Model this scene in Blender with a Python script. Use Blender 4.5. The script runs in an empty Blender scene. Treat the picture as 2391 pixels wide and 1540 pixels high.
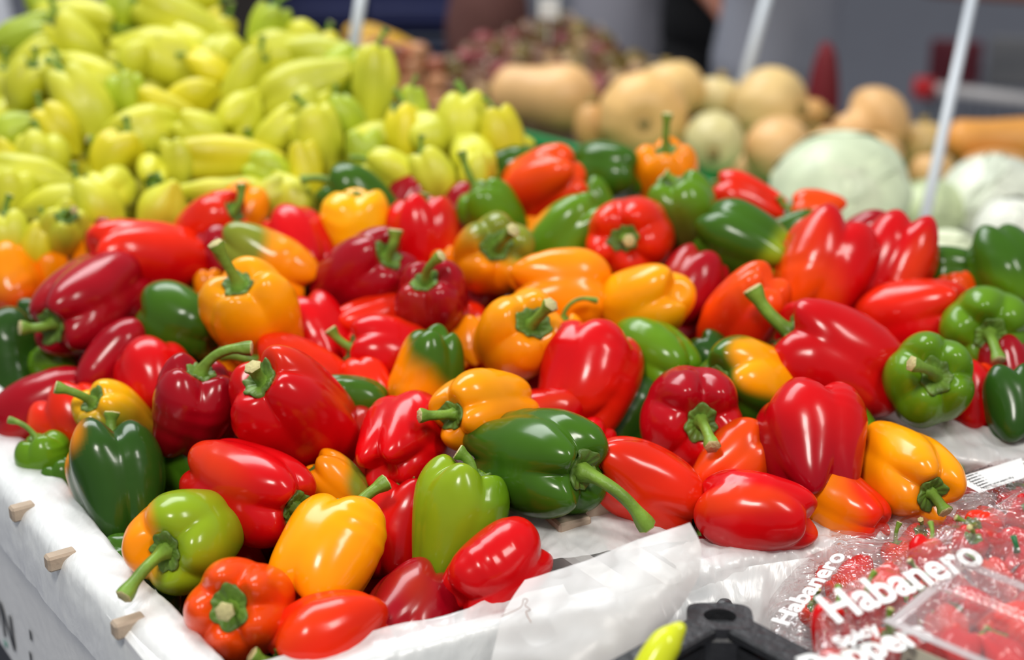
import bpy, math, random
import numpy as np
from mathutils import Vector, Matrix
PI = math.pi
SC = bpy.context.scene
COL = SC.collection
FPX = 2391*50/36.0
PITCH = math.radians(20)
CAMP = np.array([0., 0., 1.5])
FWD = np.array([0., math.cos(PITCH), -math.sin(PITCH)])
UPV = np.array([0., math.sin(PITCH), math.cos(PITCH)])
RGT = np.array([1., 0., 0.])

# ---------------------------------------------------------------- camera, world, lights
cd = bpy.data.cameras.new('camera'); cam = bpy.data.objects.new('camera', cd); COL.objects.link(cam)
cam.location = CAMP; cam.rotation_euler = (math.radians(70), 0, 0)
cd.lens = 50; cd.sensor_width = 36; cd.clip_start = .05; cd.clip_end = 200
cd.dof.use_dof = True; cd.dof.focus_distance = 1.22; cd.dof.aperture_fstop = 2.35; cd.dof.aperture_blades = 0
SC.camera = cam
SC.view_settings.view_transform = 'Standard'; SC.view_settings.look = 'None'
SC.view_settings.gamma = 1; SC.view_settings.use_curve_mapping = False
SC.view_settings.exposure = 0.06
wd = bpy.data.worlds.new('world'); SC.world = wd; wd.use_nodes = True
bg = wd.node_tree.nodes['Background']; bg.inputs[0].default_value = (.88, .93, 1.0, 1); bg.inputs[1].default_value = .29
def area(name, loc, target, sx, sy, power, col):
    l = bpy.data.lights.new(name, 'AREA'); l.shape = 'RECTANGLE'; l.size = sx; l.size_y = sy; l.energy = power; l.color = col
    o = bpy.data.objects.new(name, l); COL.objects.link(o); o.location = loc
    o.rotation_euler = (Vector(target)-Vector(loc)).to_track_quat('-Z', 'Y').to_euler()
    return o
area('skylight_panel', (-1.0, 3.1, 3.6), (0, 1.4, .9), 2.6, 1.2, 92, (.95, .98, 1))
area('stall_lamp', (-.5, -.1, 3.0), (0, 1.3, .9), .5, .5, 32, (1, .95, .88))
area('stall_lamp', (1.2, .3, 3.0), (.3, 1.5, .9), .35, .9, 24, (1, .96, .9))

# ---------------------------------------------------------------- helpers
def ray(px, py):
    return FWD + RGT*((px-1195.5)/FPX) + UPV*((770-py)/FPX)
def W(px, py, D):
    return CAMP + ray(px, py)*D
def onz(px, py, z):
    r = ray(px, py); return CAMP + r*((z-1.5)/r[2])
def cdir(ang, tilt, px=None, py=None):
    a, t = math.radians(ang), math.radians(tilt)
    F_, R_, U_ = FWD, RGT, UPV
    if px is not None:
        F_ = ray(px, py); F_ = F_/np.linalg.norm(F_); R_ = RGT-F_*np.dot(RGT, F_); R_ /= np.linalg.norm(R_); U_ = np.cross(R_, F_)
    v = math.cos(t)*(math.cos(a)*R_+math.sin(a)*U_) - math.sin(t)*F_
    return v/np.linalg.norm(v)
def srgb(r, g, b):
    f = lambda c: (c/255/12.92) if c/255 <= .04045 else ((c/255+.055)/1.055)**2.4
    return (f(r), f(g), f(b))
def tag(o, label=None, cat=None, group=None, kind=None):
    if label: o['label'] = label
    if cat: o['category'] = cat
    if group: o['group'] = group
    if kind: o['kind'] = kind
    return o
def empty(name, loc=(0, 0, 0), rot=None):
    o = bpy.data.objects.new(name, None); COL.objects.link(o); o.empty_display_size = .02
    o.location = loc
    if rot is not None: o.rotation_euler = rot
    return o
def mkmesh(name, V, F, mat=None, smooth=True):
    me = bpy.data.meshes.new(name)
    me.from_pydata([tuple(map(float, v)) for v in V], [], [tuple(map(int, f)) for f in F]); me.update()
    if mat: me.materials.append(mat)
    if smooth: me.polygons.foreach_set('use_smooth', [True]*len(me.polygons))
    return me
def link(name, me, parent=None):
    o = bpy.data.objects.new(name, me); COL.objects.link(o)
    if parent: o.parent = parent
    return o
def part(name, V, F, mat, parent=None, smooth=True):
    return link(name, mkmesh(name, V, F, mat, smooth), parent)
class MB:
    def __init__(s): s.V = []; s.F = []
    def add(s, V, F):
        n = len(s.V); s.V += [tuple(v) for v in V]; s.F += [tuple(i+n for i in f) for f in F]; return s
    def box(s, c, size, M=None, bev=0):
        x, y, z = [k/2 for k in size]; c = np.array(c, float)
        if bev <= 0:
            V = [np.array((i*x, j*y, k*z)) for i in (-1, 1) for j in (-1, 1) for k in (-1, 1)]
            F = [(0, 1, 3, 2), (4, 6, 7, 5), (0, 4, 5, 1), (2, 3, 7, 6), (0, 2, 6, 4), (1, 5, 7, 3)]
        else:
            b = min(bev, x*.9, y*.9, z*.9); V = []; idx = {}
            for i in (-1, 1):
                for j in (-1, 1):
                    for k in (-1, 1):
                        for ax in range(3):
                            p = np.array((i*x, j*y, k*z)); m = np.array((i, j, k))*b; m[ax] = 0; p = p-m
                            idx[(i, j, k, ax)] = len(V); V.append(p)
            F = []
            for ax in range(3):
                o1, o2 = [(1, 2), (2, 0), (0, 1)][ax]
                for s_ in (-1, 1):
                    q = []
                    for a, b2 in ((-1, -1), (1, -1), (1, 1), (-1, 1)):
                        t = [0, 0, 0]; t[ax] = s_; t[o1] = a; t[o2] = b2; q.append(idx[(t[0], t[1], t[2], ax)])
                    F.append(q if s_ > 0 else q[::-1])
            for ax in range(3):
                o1, o2 = [(1, 2), (2, 0), (0, 1)][ax]
                for a in (-1, 1):
                    for b2 in (-1, 1):
                        def I(e, w):
                            t = [0, 0, 0]; t[ax] = e; t[o1] = a; t[o2] = b2; return idx[(t[0], t[1], t[2], w)]
                        q = [I(-1, o1), I(1, o1), I(1, o2), I(-1, o2)]
                        F.append(q if a*b2 < 0 else q[::-1])
            for i in (-1, 1):
                for j in (-1, 1):
                    for k in (-1, 1):
                        q = [idx[(i, j, k, a)] for a in range(3)]
                        F.append(q if i*j*k > 0 else q[::-1])
        V = [np.array(v) if M is None else np.array(M) @ v for v in V]
        return s.add([v+c for v in V], F)
    def tube(s, pts, rad, n=10, cap=True):
        V, F = tube_vf(pts, rad, n, cap); return s.add(V, F)
    def build(s, name, mat, parent=None, smooth=False): return part(name, s.V, s.F, mat, parent, smooth)
def tube_vf(pts, rad, n=10, cap=True):
    P = np.array(pts, float); m = len(P)
    if np.isscalar(rad): rad = [rad]*m
    T = np.gradient(P, axis=0); T /= np.linalg.norm(T, axis=1)[:, None]+1e-12
    a = np.array([0, 0, 1.]) if abs(T[0][2]) < .9 else np.array([1., 0, 0])
    V = []; F = []
    for i in range(m):
        a = a - T[i]*np.dot(a, T[i]); a /= np.linalg.norm(a); b = np.cross(T[i], a)
        for k in range(n):
            t = 2*PI*k/n; V.append(P[i]+rad[i]*(math.cos(t)*a+math.sin(t)*b))
    for i in range(m-1):
        for k in range(n):
            F.append((i*n+k, i*n+(k+1) % n, (i+1)*n+(k+1) % n, (i+1)*n+k))
    if cap:
        F.append(tuple(range(n))[::-1]); F.append(tuple((m-1)*n+k for k in range(n)))
    return V, F
def grid_faces(nu, nv, wrap=False):
    F = []
    for i in range(nu-1):
        for j in range(nv if wrap else nv-1):
            j2 = (j+1) % nv
            F.append((i*nv+j, (i+1)*nv+j, (i+1)*nv+j2, i*nv+j2))
    return F
class Noise:      # smooth pseudo-noise: a sum of random plane waves
    def __init__(s, seed, f=1.0, n=10):
        r = np.random.RandomState(seed); s.k = r.normal(size=(n, 3))*f; s.p = r.uniform(0, 2*PI, n); s.n = n
    def __call__(s, P): return np.sin(P @ s.k.T + s.p).sum(-1)/math.sqrt(s.n)
def sstep(a, b, x):
    t = np.clip((x-a)/(b-a+1e-12), 0, 1); return t*t*(3-2*t)

# ---------------------------------------------------------------- materials
def mat_new(name):
    m = bpy.data.materials.new(name); m.use_nodes = True; nt = m.node_tree
    return m, nt, nt.nodes['Principled BSDF']
def simple(name, col, rough=.5, metal=0, bump=0, scale=40, var=0, spec=.5, coat=0):
    m, nt, b = mat_new(name)
    b.inputs['Base Color'].default_value = (*col, 1); b.inputs['Roughness'].default_value = rough
    b.inputs['Metallic'].default_value = metal; b.inputs['Specular IOR Level'].default_value = spec
    b.inputs['Coat Weight'].default_value = coat
    if bump or var:
        tc = nt.nodes.new('ShaderNodeTexCoord'); n = nt.nodes.new('ShaderNodeTexNoise')
        n.inputs['Scale'].default_value = scale; n.inputs['Detail'].default_value = 4
        nt.links.new(tc.outputs['Object'], n.inputs['Vector'])
        if bump:
            bp = nt.nodes.new('ShaderNodeBump'); bp.inputs['Strength'].default_value = bump; bp.inputs['Distance'].default_value = .004
            nt.links.new(n.outputs[0], bp.inputs['Height']); nt.links.new(bp.outputs[0], b.inputs['Normal'])
        if var:
            mx = nt.nodes.new('ShaderNodeMix'); mx.data_type = 'RGBA'
            mx.inputs[6].default_value = (*[c*(1-var) for c in col], 1); mx.inputs[7].default_value = (*[min(1, c*(1+var)) for c in col], 1)
            nt.links.new(n.outputs[0], mx.inputs[0]); nt.links.new(mx.outputs[2], b.inputs['Base Color'])
    return m
def skin_mat(name, rough=.2, coat=.35, spec=.5, sss=0.0, bump=.12, bscale=60):
    m, nt, b = mat_new(name)
    at = nt.nodes.new('ShaderNodeAttribute'); at.attribute_name = 'skin'
    tc = nt.nodes.new('ShaderNodeTexCoord')
    n = nt.nodes.new('ShaderNodeTexNoise'); n.inputs['Scale'].default_value = bscale; n.inputs['Detail'].default_value = 2
    nt.links.new(tc.outputs['Object'], n.inputs['Vector'])
    hs = nt.nodes.new('ShaderNodeHueSaturation')
    mr = nt.nodes.new('ShaderNodeMapRange'); mr.inputs[3].default_value = .86; mr.inputs[4].default_value = 1.14
    n2 = nt.nodes.new('ShaderNodeTexNoise'); n2.inputs['Scale'].default_value = 28
    nt.links.new(tc.outputs['Object'], n2.inputs['Vector'])
    nt.links.new(n2.outputs[0], mr.inputs[0]); nt.links.new(mr.outputs[0], hs.inputs['Value'])
    nt.links.new(at.outputs['Color'], hs.inputs['Color']); nt.links.new(hs.outputs[0], b.inputs['Base Color'])
    bp = nt.nodes.new('ShaderNodeBump'); bp.inputs['Strength'].default_value = bump; bp.inputs['Distance'].default_value = .0025
    nt.links.new(n.outputs[0], bp.inputs['Height']); nt.links.new(bp.outputs[0], b.inputs['Normal'])
    nr = nt.nodes.new('ShaderNodeMapRange'); nr.inputs[3].default_value = rough*.8; nr.inputs[4].default_value = rough*1.3
    nt.links.new(n2.outputs[0], nr.inputs[0]); nt.links.new(nr.outputs[0], b.inputs['Roughness'])
    b.inputs['Coat Weight'].default_value = coat; b.inputs['Coat Roughness'].default_value = .1
    b.inputs['Specular IOR Level'].default_value = spec
    if sss:
        b.inputs['Subsurface Weight'].default_value = sss; b.inputs['Subsurface Scale'].default_value = .01
        b.inputs['Subsurface Radius'].default_value = (1, .5, .25)
    return m
def film_mat(name, col=(.93, .95, .95), transp=.35, transl=.5, rough=.18, bump=.6, scale=22, gloss=.12, streak=(1, 1, 1), vor=1.0, tv=.1):
    m = bpy.data.materials.new(name); m.use_nodes = True; nt = m.node_tree; N = nt.nodes; L = nt.links
    N.clear(); out = N.new('ShaderNodeOutputMaterial')
    tr = N.new('ShaderNodeBsdfTransparent'); tl = N.new('ShaderNodeBsdfTranslucent'); df = N.new('ShaderNodeBsdfDiffuse'); gl = N.new('ShaderNodeBsdfGlossy')
    tl.inputs[0].default_value = (*col, 1); df.inputs[0].default_value = (*col, 1); gl.inputs[0].default_value = (1, 1, 1, 1); gl.inputs['Roughness'].default_value = rough
    tc = N.new('ShaderNodeTexCoord'); mp = N.new('ShaderNodeMapping'); mp.inputs['Scale'].default_value = streak
    L.new(tc.outputs['Object'], mp.inputs['Vector'])
    ns = N.new('ShaderNodeTexNoise'); ns.inputs['Scale'].default_value = scale; ns.inputs['Detail'].default_value = 3; ns.inputs['Distortion'].default_value = 1.4
    vo = N.new('ShaderNodeTexVoronoi'); vo.inputs['Scale'].default_value = scale*1.3; vo.feature = 'F1'
    L.new(mp.outputs[0], ns.inputs['Vector'])
    wr = N.new('ShaderNodeMix'); wr.data_type = 'VECTOR'; wr.inputs[0].default_value = .12
    L.new(mp.outputs[0], wr.inputs[4]); L.new(ns.outputs['Color'], wr.inputs[5]); L.new(wr.outputs[1], vo.inputs['Vector'])
    ad = N.new('ShaderNodeMath'); ad.operation = 'ADD'; vm = N.new('ShaderNodeMath'); vm.operation = 'MULTIPLY'; vm.inputs[1].default_value = vor; L.new(vo.outputs[0], vm.inputs[0]); L.new(ns.outputs[0], ad.inputs[0]); L.new(vm.outputs[0], ad.inputs[1])
    bp = N.new('ShaderNodeBump'); bp.inputs['Strength'].default_value = bump; bp.inputs['Distance'].default_value = .006
    L.new(ad.outputs[0], bp.inputs['Height'])
    for s in (tl, df, gl): L.new(bp.outputs[0], s.inputs['Normal'])
    m1 = N.new('ShaderNodeMixShader'); m1.inputs[0].default_value = transl; L.new(df.outputs[0], m1.inputs[1]); L.new(tl.outputs[0], m1.inputs[2])
    m2 = N.new('ShaderNodeMixShader'); L.new(m1.outputs[0], m2.inputs[1]); L.new(tr.outputs[0], m2.inputs[2])
    mr = N.new('ShaderNodeMapRange'); mr.inputs[1].default_value = .3; mr.inputs[2].default_value = .7
    mr.inputs[3].default_value = max(0, transp-tv); mr.inputs[4].default_value = min(1, transp+tv)
    L.new(ns.outputs[0], mr.inputs[0]); L.new(mr.outputs[0], m2.inputs[0])
    m3 = N.new('ShaderNodeMixShader'); L.new(m2.outputs[0], m3.inputs[1]); L.new(gl.outputs[0], m3.inputs[2])
    lw = N.new('ShaderNodeLayerWeight'); lw.inputs[0].default_value = .5; L.new(bp.outputs[0], lw.inputs['Normal'])
    pw = N.new('ShaderNodeMath'); pw.operation = 'POWER'; pw.inputs[1].default_value = 4; L.new(lw.outputs['Facing'], pw.inputs[0])
    fr = N.new('ShaderNodeMath'); fr.operation = 'MULTIPLY_ADD'; fr.inputs[1].default_value = .55; fr.inputs[2].default_value = .045; L.new(pw.outputs[0], fr.inputs[0])
    fa = N.new('ShaderNodeMath'); fa.operation = 'ADD'; fa.use_clamp = True; fa.inputs[1].default_value = gloss; L.new(fr.outputs[0], fa.inputs[0]); L.new(fa.outputs[0], m3.inputs[0])
    L.new(m3.outputs[0], out.inputs[0])
    return m
M_SKIN = skin_mat('pepper_skin', .20, .16, .26, bump=.10, bscale=45)
M_PALE = skin_mat('pale_pepper_skin', .42, .05, .4)
M_STEM = skin_mat('pepper_stem', .42, 0, .35, bump=.35, bscale=160)
M_CUT = simple('cut_stem', srgb(196, 186, 130), .8, bump=.5, scale=300, var=.25)
M_SQUASH = skin_mat('squash_skin', .42, .05, .4, bump=.1, bscale=30)
M_CAB = skin_mat('cabbage_leaf', .4, .05, .4, bump=.3, bscale=25)
M_ONION = skin_mat('dry_skin', .45, .1, .4, bump=.3, bscale=40)
M_FOAM = simple('white_painted_crate', srgb(240, 241, 240), .55, bump=.25, scale=60, var=.04)
M_WOOD = simple('pale_wood', srgb(176, 158, 138), .75, bump=.5, scale=60, var=.25)
M_BOARD = simple('counter_board', srgb(60, 52, 46), .8, bump=.3, scale=20, var=.2)
M_INK = simple('dark_ink', srgb(45, 48, 52), .6)
M_TEAL = simple('teal_ink', srgb(70, 150, 130), .6)
M_BLACK = simple('black_plastic', srgb(44, 45, 48), .42, bump=.5, scale=90, var=.3)
M_GREENP = simple('green_plastic', srgb(0, 138, 66), .4, bump=.1, var=.1)
M_NAVY = simple('navy_plastic', srgb(28, 36, 84), .5, var=.2, scale=10)
M_BROWN = simple('brown_mesh', srgb(96, 58, 52), .8, var=.3, scale=60)
M_ROD = simple('white_rod', srgb(208, 214, 220), .35)
M_WHITE = simple('white_ink', (.9, .91, .9), .5)
M_FLOOR = simple('grey_paving', srgb(146, 146, 156), .8, bump=.2, scale=6, var=.18)
M_FILM = film_mat('white_film', transp=.24, transl=.25, rough=.3, bump=.16, scale=24, gloss=.02, vor=.25, streak=(2.2, .6, 1), tv=.08)
M_FLAP = film_mat('frosted_film', col=(.93, .93, .91), transp=.24, transl=.45, rough=.4, bump=.08, scale=9, gloss=.0, vor=0, tv=.05)
M_CLEAR = film_mat('clear_film', col=(.95, .93, .94), transp=.88, transl=.5, rough=.09, bump=1.0, scale=24, gloss=.06)
M_CLAM = film_mat('clear_rigid_plastic', col=(.95, .90, .92), transp=.86, transl=.5, rough=.08, bump=.1, scale=20, gloss=.03, vor=0, tv=.04)
M_FLANGE = film_mat('clear_plastic_rim', col=(.95, .93, .94), transp=.5, transl=.4, rough=.1, bump=.1, scale=30, gloss=.15, vor=0, tv=.05)

# ---------------------------------------------------------------- bell peppers
CC = {'R': (.60, .002, .004), 'D': (.34, .002, .009), 'RO': (.74, .020, .003), 'OR': (.86, .070, .003), 'O': (.94, .27, .002),
      'Y': (.98, .46, .003), 'YO': (.97, .35, .002), 'G': (.044, .125, .006), 'DG': (.022, .072, .007), 'MG': (.105, .235, .007), 'LG': (.24, .36, .010), 'OL': (.20, .24, .02),
      'BR': (.10, .085, .012), 'P': (.60, .60, .035), 'PY': (.66, .58, .015), 'PG': (.40, .50, .025)}
def setcol(me, C):
    a = me.color_attributes.new('skin', 'FLOAT_COLOR', 'POINT')
    C4 = np.ones((len(C), 4), np.float32); C4[:, :3] = C; a.data.foreach_set('color', C4.ravel())
def pepper_geo(seed, L, lobes=4, taper=.8, gd=.17, cols=('R', None, 0, 0, .5), nu=44, nv=72, wr=1.0, dimple=.15, localdir=None, tip=0.0):
    """unit-diameter body, axis +Z towards the stem, length L"""
    rs = np.random.RandomState(seed)
    b = np.arange(lobes)*2*PI/lobes + rs.uniform(-.16, .16, lobes)*(4/lobes)
    amp = rs.uniform(-.08, .14, lobes); hb = rs.uniform(-.07, .08, lobes); ht = rs.uniform(-.03, .05, lobes)
    def ang(ph):
        ph = np.mod(ph-b[0], 2*PI)+b[0]
        bb = np.append(b, b[0]+2*PI)
        i = np.clip(np.searchsorted(bb, ph, side='right')-1, 0, lobes-1)
        w = bb[i+1]-bb[i]
        return np.sin(PI*(ph-bb[i])/w), i
    a = np.linspace(0.0, PI, nu); ph = np.linspace(0, 2*PI, nv, endpoint=False)
    A, PH = np.meshgrid(a, ph, indexing='ij')
    c, li = ang(PH)
    nz = Noise(seed+5, 1.6); nz2 = Noise(seed+9, 5.0); nw = Noise(seed+13, 3.0)
    bx, by = rs.uniform(-.1, .1, 2)*(3.2 if tip > .3 else 1)
    def shape(A, PH, c, li):
        r = .5*np.sin(A)**.52
        z = L/2*np.sign(np.cos(A))*np.abs(np.cos(A))**.78
        t = (L/2-z)/L
        r = r*(1-(1-taper)*sstep(.15, 1.0, t))*(1-.05*np.exp(-((t-.0)/.15)**2))
        if tip > 0: r = r*(1-tip*sstep(.45, 1.02, t)**1.3)
        g = gd*(.65+.75*np.abs(2*t-1)**1.5)
        r = r*((1-g)+g*(c**2+.035)**.34*(1+amp[li]*c*1.3))
        tipf = (1-tip)
        z = z + sstep(.62, 1.0, 1-t)*sstep(.1, .33, r)*((c**.8-.55)*.10*(gd/.17)+ht[li]*c)
        z = z - sstep(.62, 1.0, t)*sstep(.06, .26, r)*((c**.8-.55)*.10*(gd/.17)+hb[li]*c)*tipf
        z = z - dimple*np.exp(-(r/.17)**2)*(t < .5)
        z = z + .13*tipf*np.exp(-(r/.12)**2)*(t > .5)
        x = r*np.cos(PH); y = r*np.sin(PH)
        P = np.stack([x, y, z], -1)
        d = (.045 if tip == 0 else .075)*nz(P)+.006*nz2(P)
        wv = .0062*wr*np.sin(z*21+7*nw(P*.9))*sstep(.1, .9, nz(P*2.1))*sstep(.12, .3, r)
        rr = 1+(d+wv)*sstep(.08, .3, r)*2
        x = x*rr+bx*(z/L)**2; y = y*rr+by*(z/L)**2
        return np.stack([x, y, z], -1)
    P = shape(A, PH, c, li)
    P[0] = P[0].mean(0); P[-1] = P[-1].mean(0)
    V = np.concatenate([P[0][:1], P[1:-1].reshape(-1, 3), P[-1][:1]])
    F = []; m = nu-2
    for j in range(nv):
        F.append((0, 1+j, 1+(j+1) % nv)); F.append((1+(m-1)*nv+(j+1) % nv, 1+(m-1)*nv+j, 1+m*nv))
    for i in range(m-1):
        for j in range(nv):
            F.append((1+i*nv+j, 1+(i+1)*nv+j, 1+(i+1)*nv+(j+1) % nv, 1+i*nv+(j+1) % nv))
    # skin colour
    c1, c2, dv, th, soft = cols
    C = np.tile(np.array(CC[c1]), (len(V), 1))
    nn = Noise(seed+21, 3.2)(V)
    if c2:
        s = V @ np.array(dv)+.13*nn
        k = sstep(th-soft, th+soft, s)[:, None]; C = C*(1-k)+np.array(CC[c2])*k
    C = C*(1+.10*nn[:, None]*np.array([1, .8, .5]))
    if c1 in ('R', 'RO', 'OR', 'D') and not c2:      # streaks of paler orange ripening along the skin
        k = (sstep(.5, 1.7, Noise(seed+33, 2.2)(V*np.array([1.6, 1.6, .7])))*.55)[:, None]
        C = C*(1-k)+np.array(CC['OR' if c1 != 'OR' else 'O'])*(.9 if c1 != 'D' else .5)*k
    # outline of the dimple for the calyx
    def top(r, phv):
        cc, ii = ang(phv)
        rt = np.hypot(P[:nu//2, :, 0], P[:nu//2, :, 1]); j = (phv/(2*PI)*nv).astype(int) % nv
        out = np.empty_like(r)
        for q in range(len(r)):
            col = rt[:, j[q]]; zz = P[:nu//2, j[q], 2]; k = np.argmax(col >= r[q]); k = max(k, 1)
            f = (r[q]-col[k-1])/(col[k]-col[k-1]+1e-9); out[q] = zz[k-1]+(zz[k]-zz[k-1])*np.clip(f, 0, 1)
        return out
    return V, F, C, top, P[0][0]
def calyx_geo(seed, top, rc, n=48):
    rs = np.random.RandomState(seed+77); k = rs.randint(6, 9); ph = np.linspace(0, 2*PI, n, endpoint=False)
    edge = rc*(1+.085*np.cos(k*ph+rs.uniform(0, 6))+.12*np.cos(2*ph+rs.uniform(0, 6))+.05*np.cos(3*ph+rs.uniform(0, 6)))
    rings = [.18, .4, .6, .78, .92, 1.0]; V = []; C = []
    for q, f in enumerate(rings):
        r = edge*f; z = top(r, ph)+.022+.016*math.sin(f*PI)+.010*np.cos(k*ph*2+1)*f+(.006 if f < .95 else -.004)
        V.append(np.stack([r*np.cos(ph), r*np.sin(ph), z], -1)); C.append(np.tile((.16-.06*f, .30-.12*f, .030), (n, 1)))
    V.append(V[-1]*np.array([.99, .99, 1])-np.array([0, 0, .022])); C.append(C[-1])
    V = np.concatenate(V); C = np.concatenate(C)*(1+.25*Noise(seed+3, 20)(V))[:, None]
    F = grid_faces(len(rings)+1, n, True)
    F.append(tuple(range(n)))
    return V, F, np.clip(C, .004, 1)
def stem_geo(seed, base, length, bend, bdir, rb, col=(.17, .30, .035)):
    n = 12; m = 16; rs = np.random.RandomState(seed+8)
    bdir = np.array([bdir[0], bdir[1], 0.]); bdir = bdir/(np.linalg.norm(bdir)+1e-9)
    P = [np.array(base)+np.array([0, 0, .015])]; t = np.array([0, 0, 1.])
    for i in range(1, m):
        f = i/(m-1); a = bend*min(1, f*1.15)**1.1; t = math.cos(a)*np.array([0, 0, 1.])+math.sin(a)*bdir
        P.append(P[-1]+t*length/(m-1))
    f = np.linspace(0, 1, m); rad = rb*(.78+.75*np.exp(-(f/.16)**2)+.42*sstep(.74, .97, f))
    V, F = tube_vf(P, rad, n, False); V = np.array(V)
    ph = np.tile(np.arange(n), m)
    ctr = np.repeat(np.array(P), n, 0); V = ctr+(V-ctr)*(1+.09*np.where(ph % 2 == 0, 1, -1))[:, None]
    F.append(tuple(range(n))[::-1])
    C = np.tile(np.array(col), (len(V), 1))*(1+.18*Noise(seed, 18)(V))[:, None]
    last = V[-n:]; cc = last.mean(0)
    Vc = np.concatenate([cc+(last-cc)*1.0, cc+(last-cc)*.9+t*.012, [cc+t*.006]])
    Fc = [(i, (i+1) % n, n+(i+1) % n, n+i) for i in range(n)]+[(n+i, n+(i+1) % n, 2*n) for i in range(n)]
    return V, F, np.clip(C, .003, 1), Vc, Fc
def frame_from(axis, roll):
    z = Vector(axis).normalized(); M = z.to_track_quat('Z', 'Y').to_matrix() @ Matrix.Rotation(roll, 3, 'Z')
    return M
def make_pepper(name, pos, axis, diam, ratio, seed, cols, lobes, taper, stem, label, group, cat='pepper', roll=0, gd=.17, hi=1, mat=None, tip=0, wr=1.0, dimple=.15, cdirs=None, face=None):
    if face is not None:
        M0 = frame_from(axis, 0); cl = M0.inverted() @ Vector(CAMP-np.array(pos)); rs_ = np.random.RandomState(seed); b0 = rs_.uniform(-.16, .16, lobes)[0]*(4/lobes); roll = math.atan2(cl[1], cl[0])-b0+math.radians(face)
    M = frame_from(axis, roll); Mi = M.inverted()
    c1, c2, sdir, th, soft = cols
    dv = tuple(Mi @ Vector(sdir)) if c2 else (0, 0, 1)
    V, F, C, top, tp = pepper_geo(seed, ratio, lobes, taper, gd, (c1, c2, dv, th, soft), nu=52 if hi else 30, nv=84 if hi else 44, wr=wr, tip=tip, dimple=dimple)
    root = empty(name, pos, M.to_euler()); tag(root, label, cat, group)
    me = mkmesh('body', V*diam, F, mat or M_SKIN); setcol(me, C); link('body', me, root)
    if stem:
        sl, sb, sd, rcx = stem; sl *= 1.18
        Vc, Fc, Ccx = calyx_geo(seed, top, rcx); me = mkmesh('calyx', Vc*diam, Fc, M_STEM); setcol(me, Ccx); link('calyx', me, root)
        if sl > 0:
            bd = Mi @ Vector(cdir(sd, 0))
            Vs, Fs, Cs, Ve, Fe = stem_geo(seed, tp, sl, math.radians(sb), bd, .064)
            me = mkmesh('stem', Vs*diam, Fs, M_STEM); setcol(me, Cs); so = link('stem', me, root)
            link('cut_end', mkmesh('cut_end', np.array(Ve)*diam, Fe, M_CUT), so)
    return root

U, DN, LF, RT, TC = tuple(cdir(90, 0)), tuple(cdir(-90, 0)), tuple(cdir(180, 0)), tuple(cdir(0, 0)), tuple(cdir(0, 90))
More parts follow.
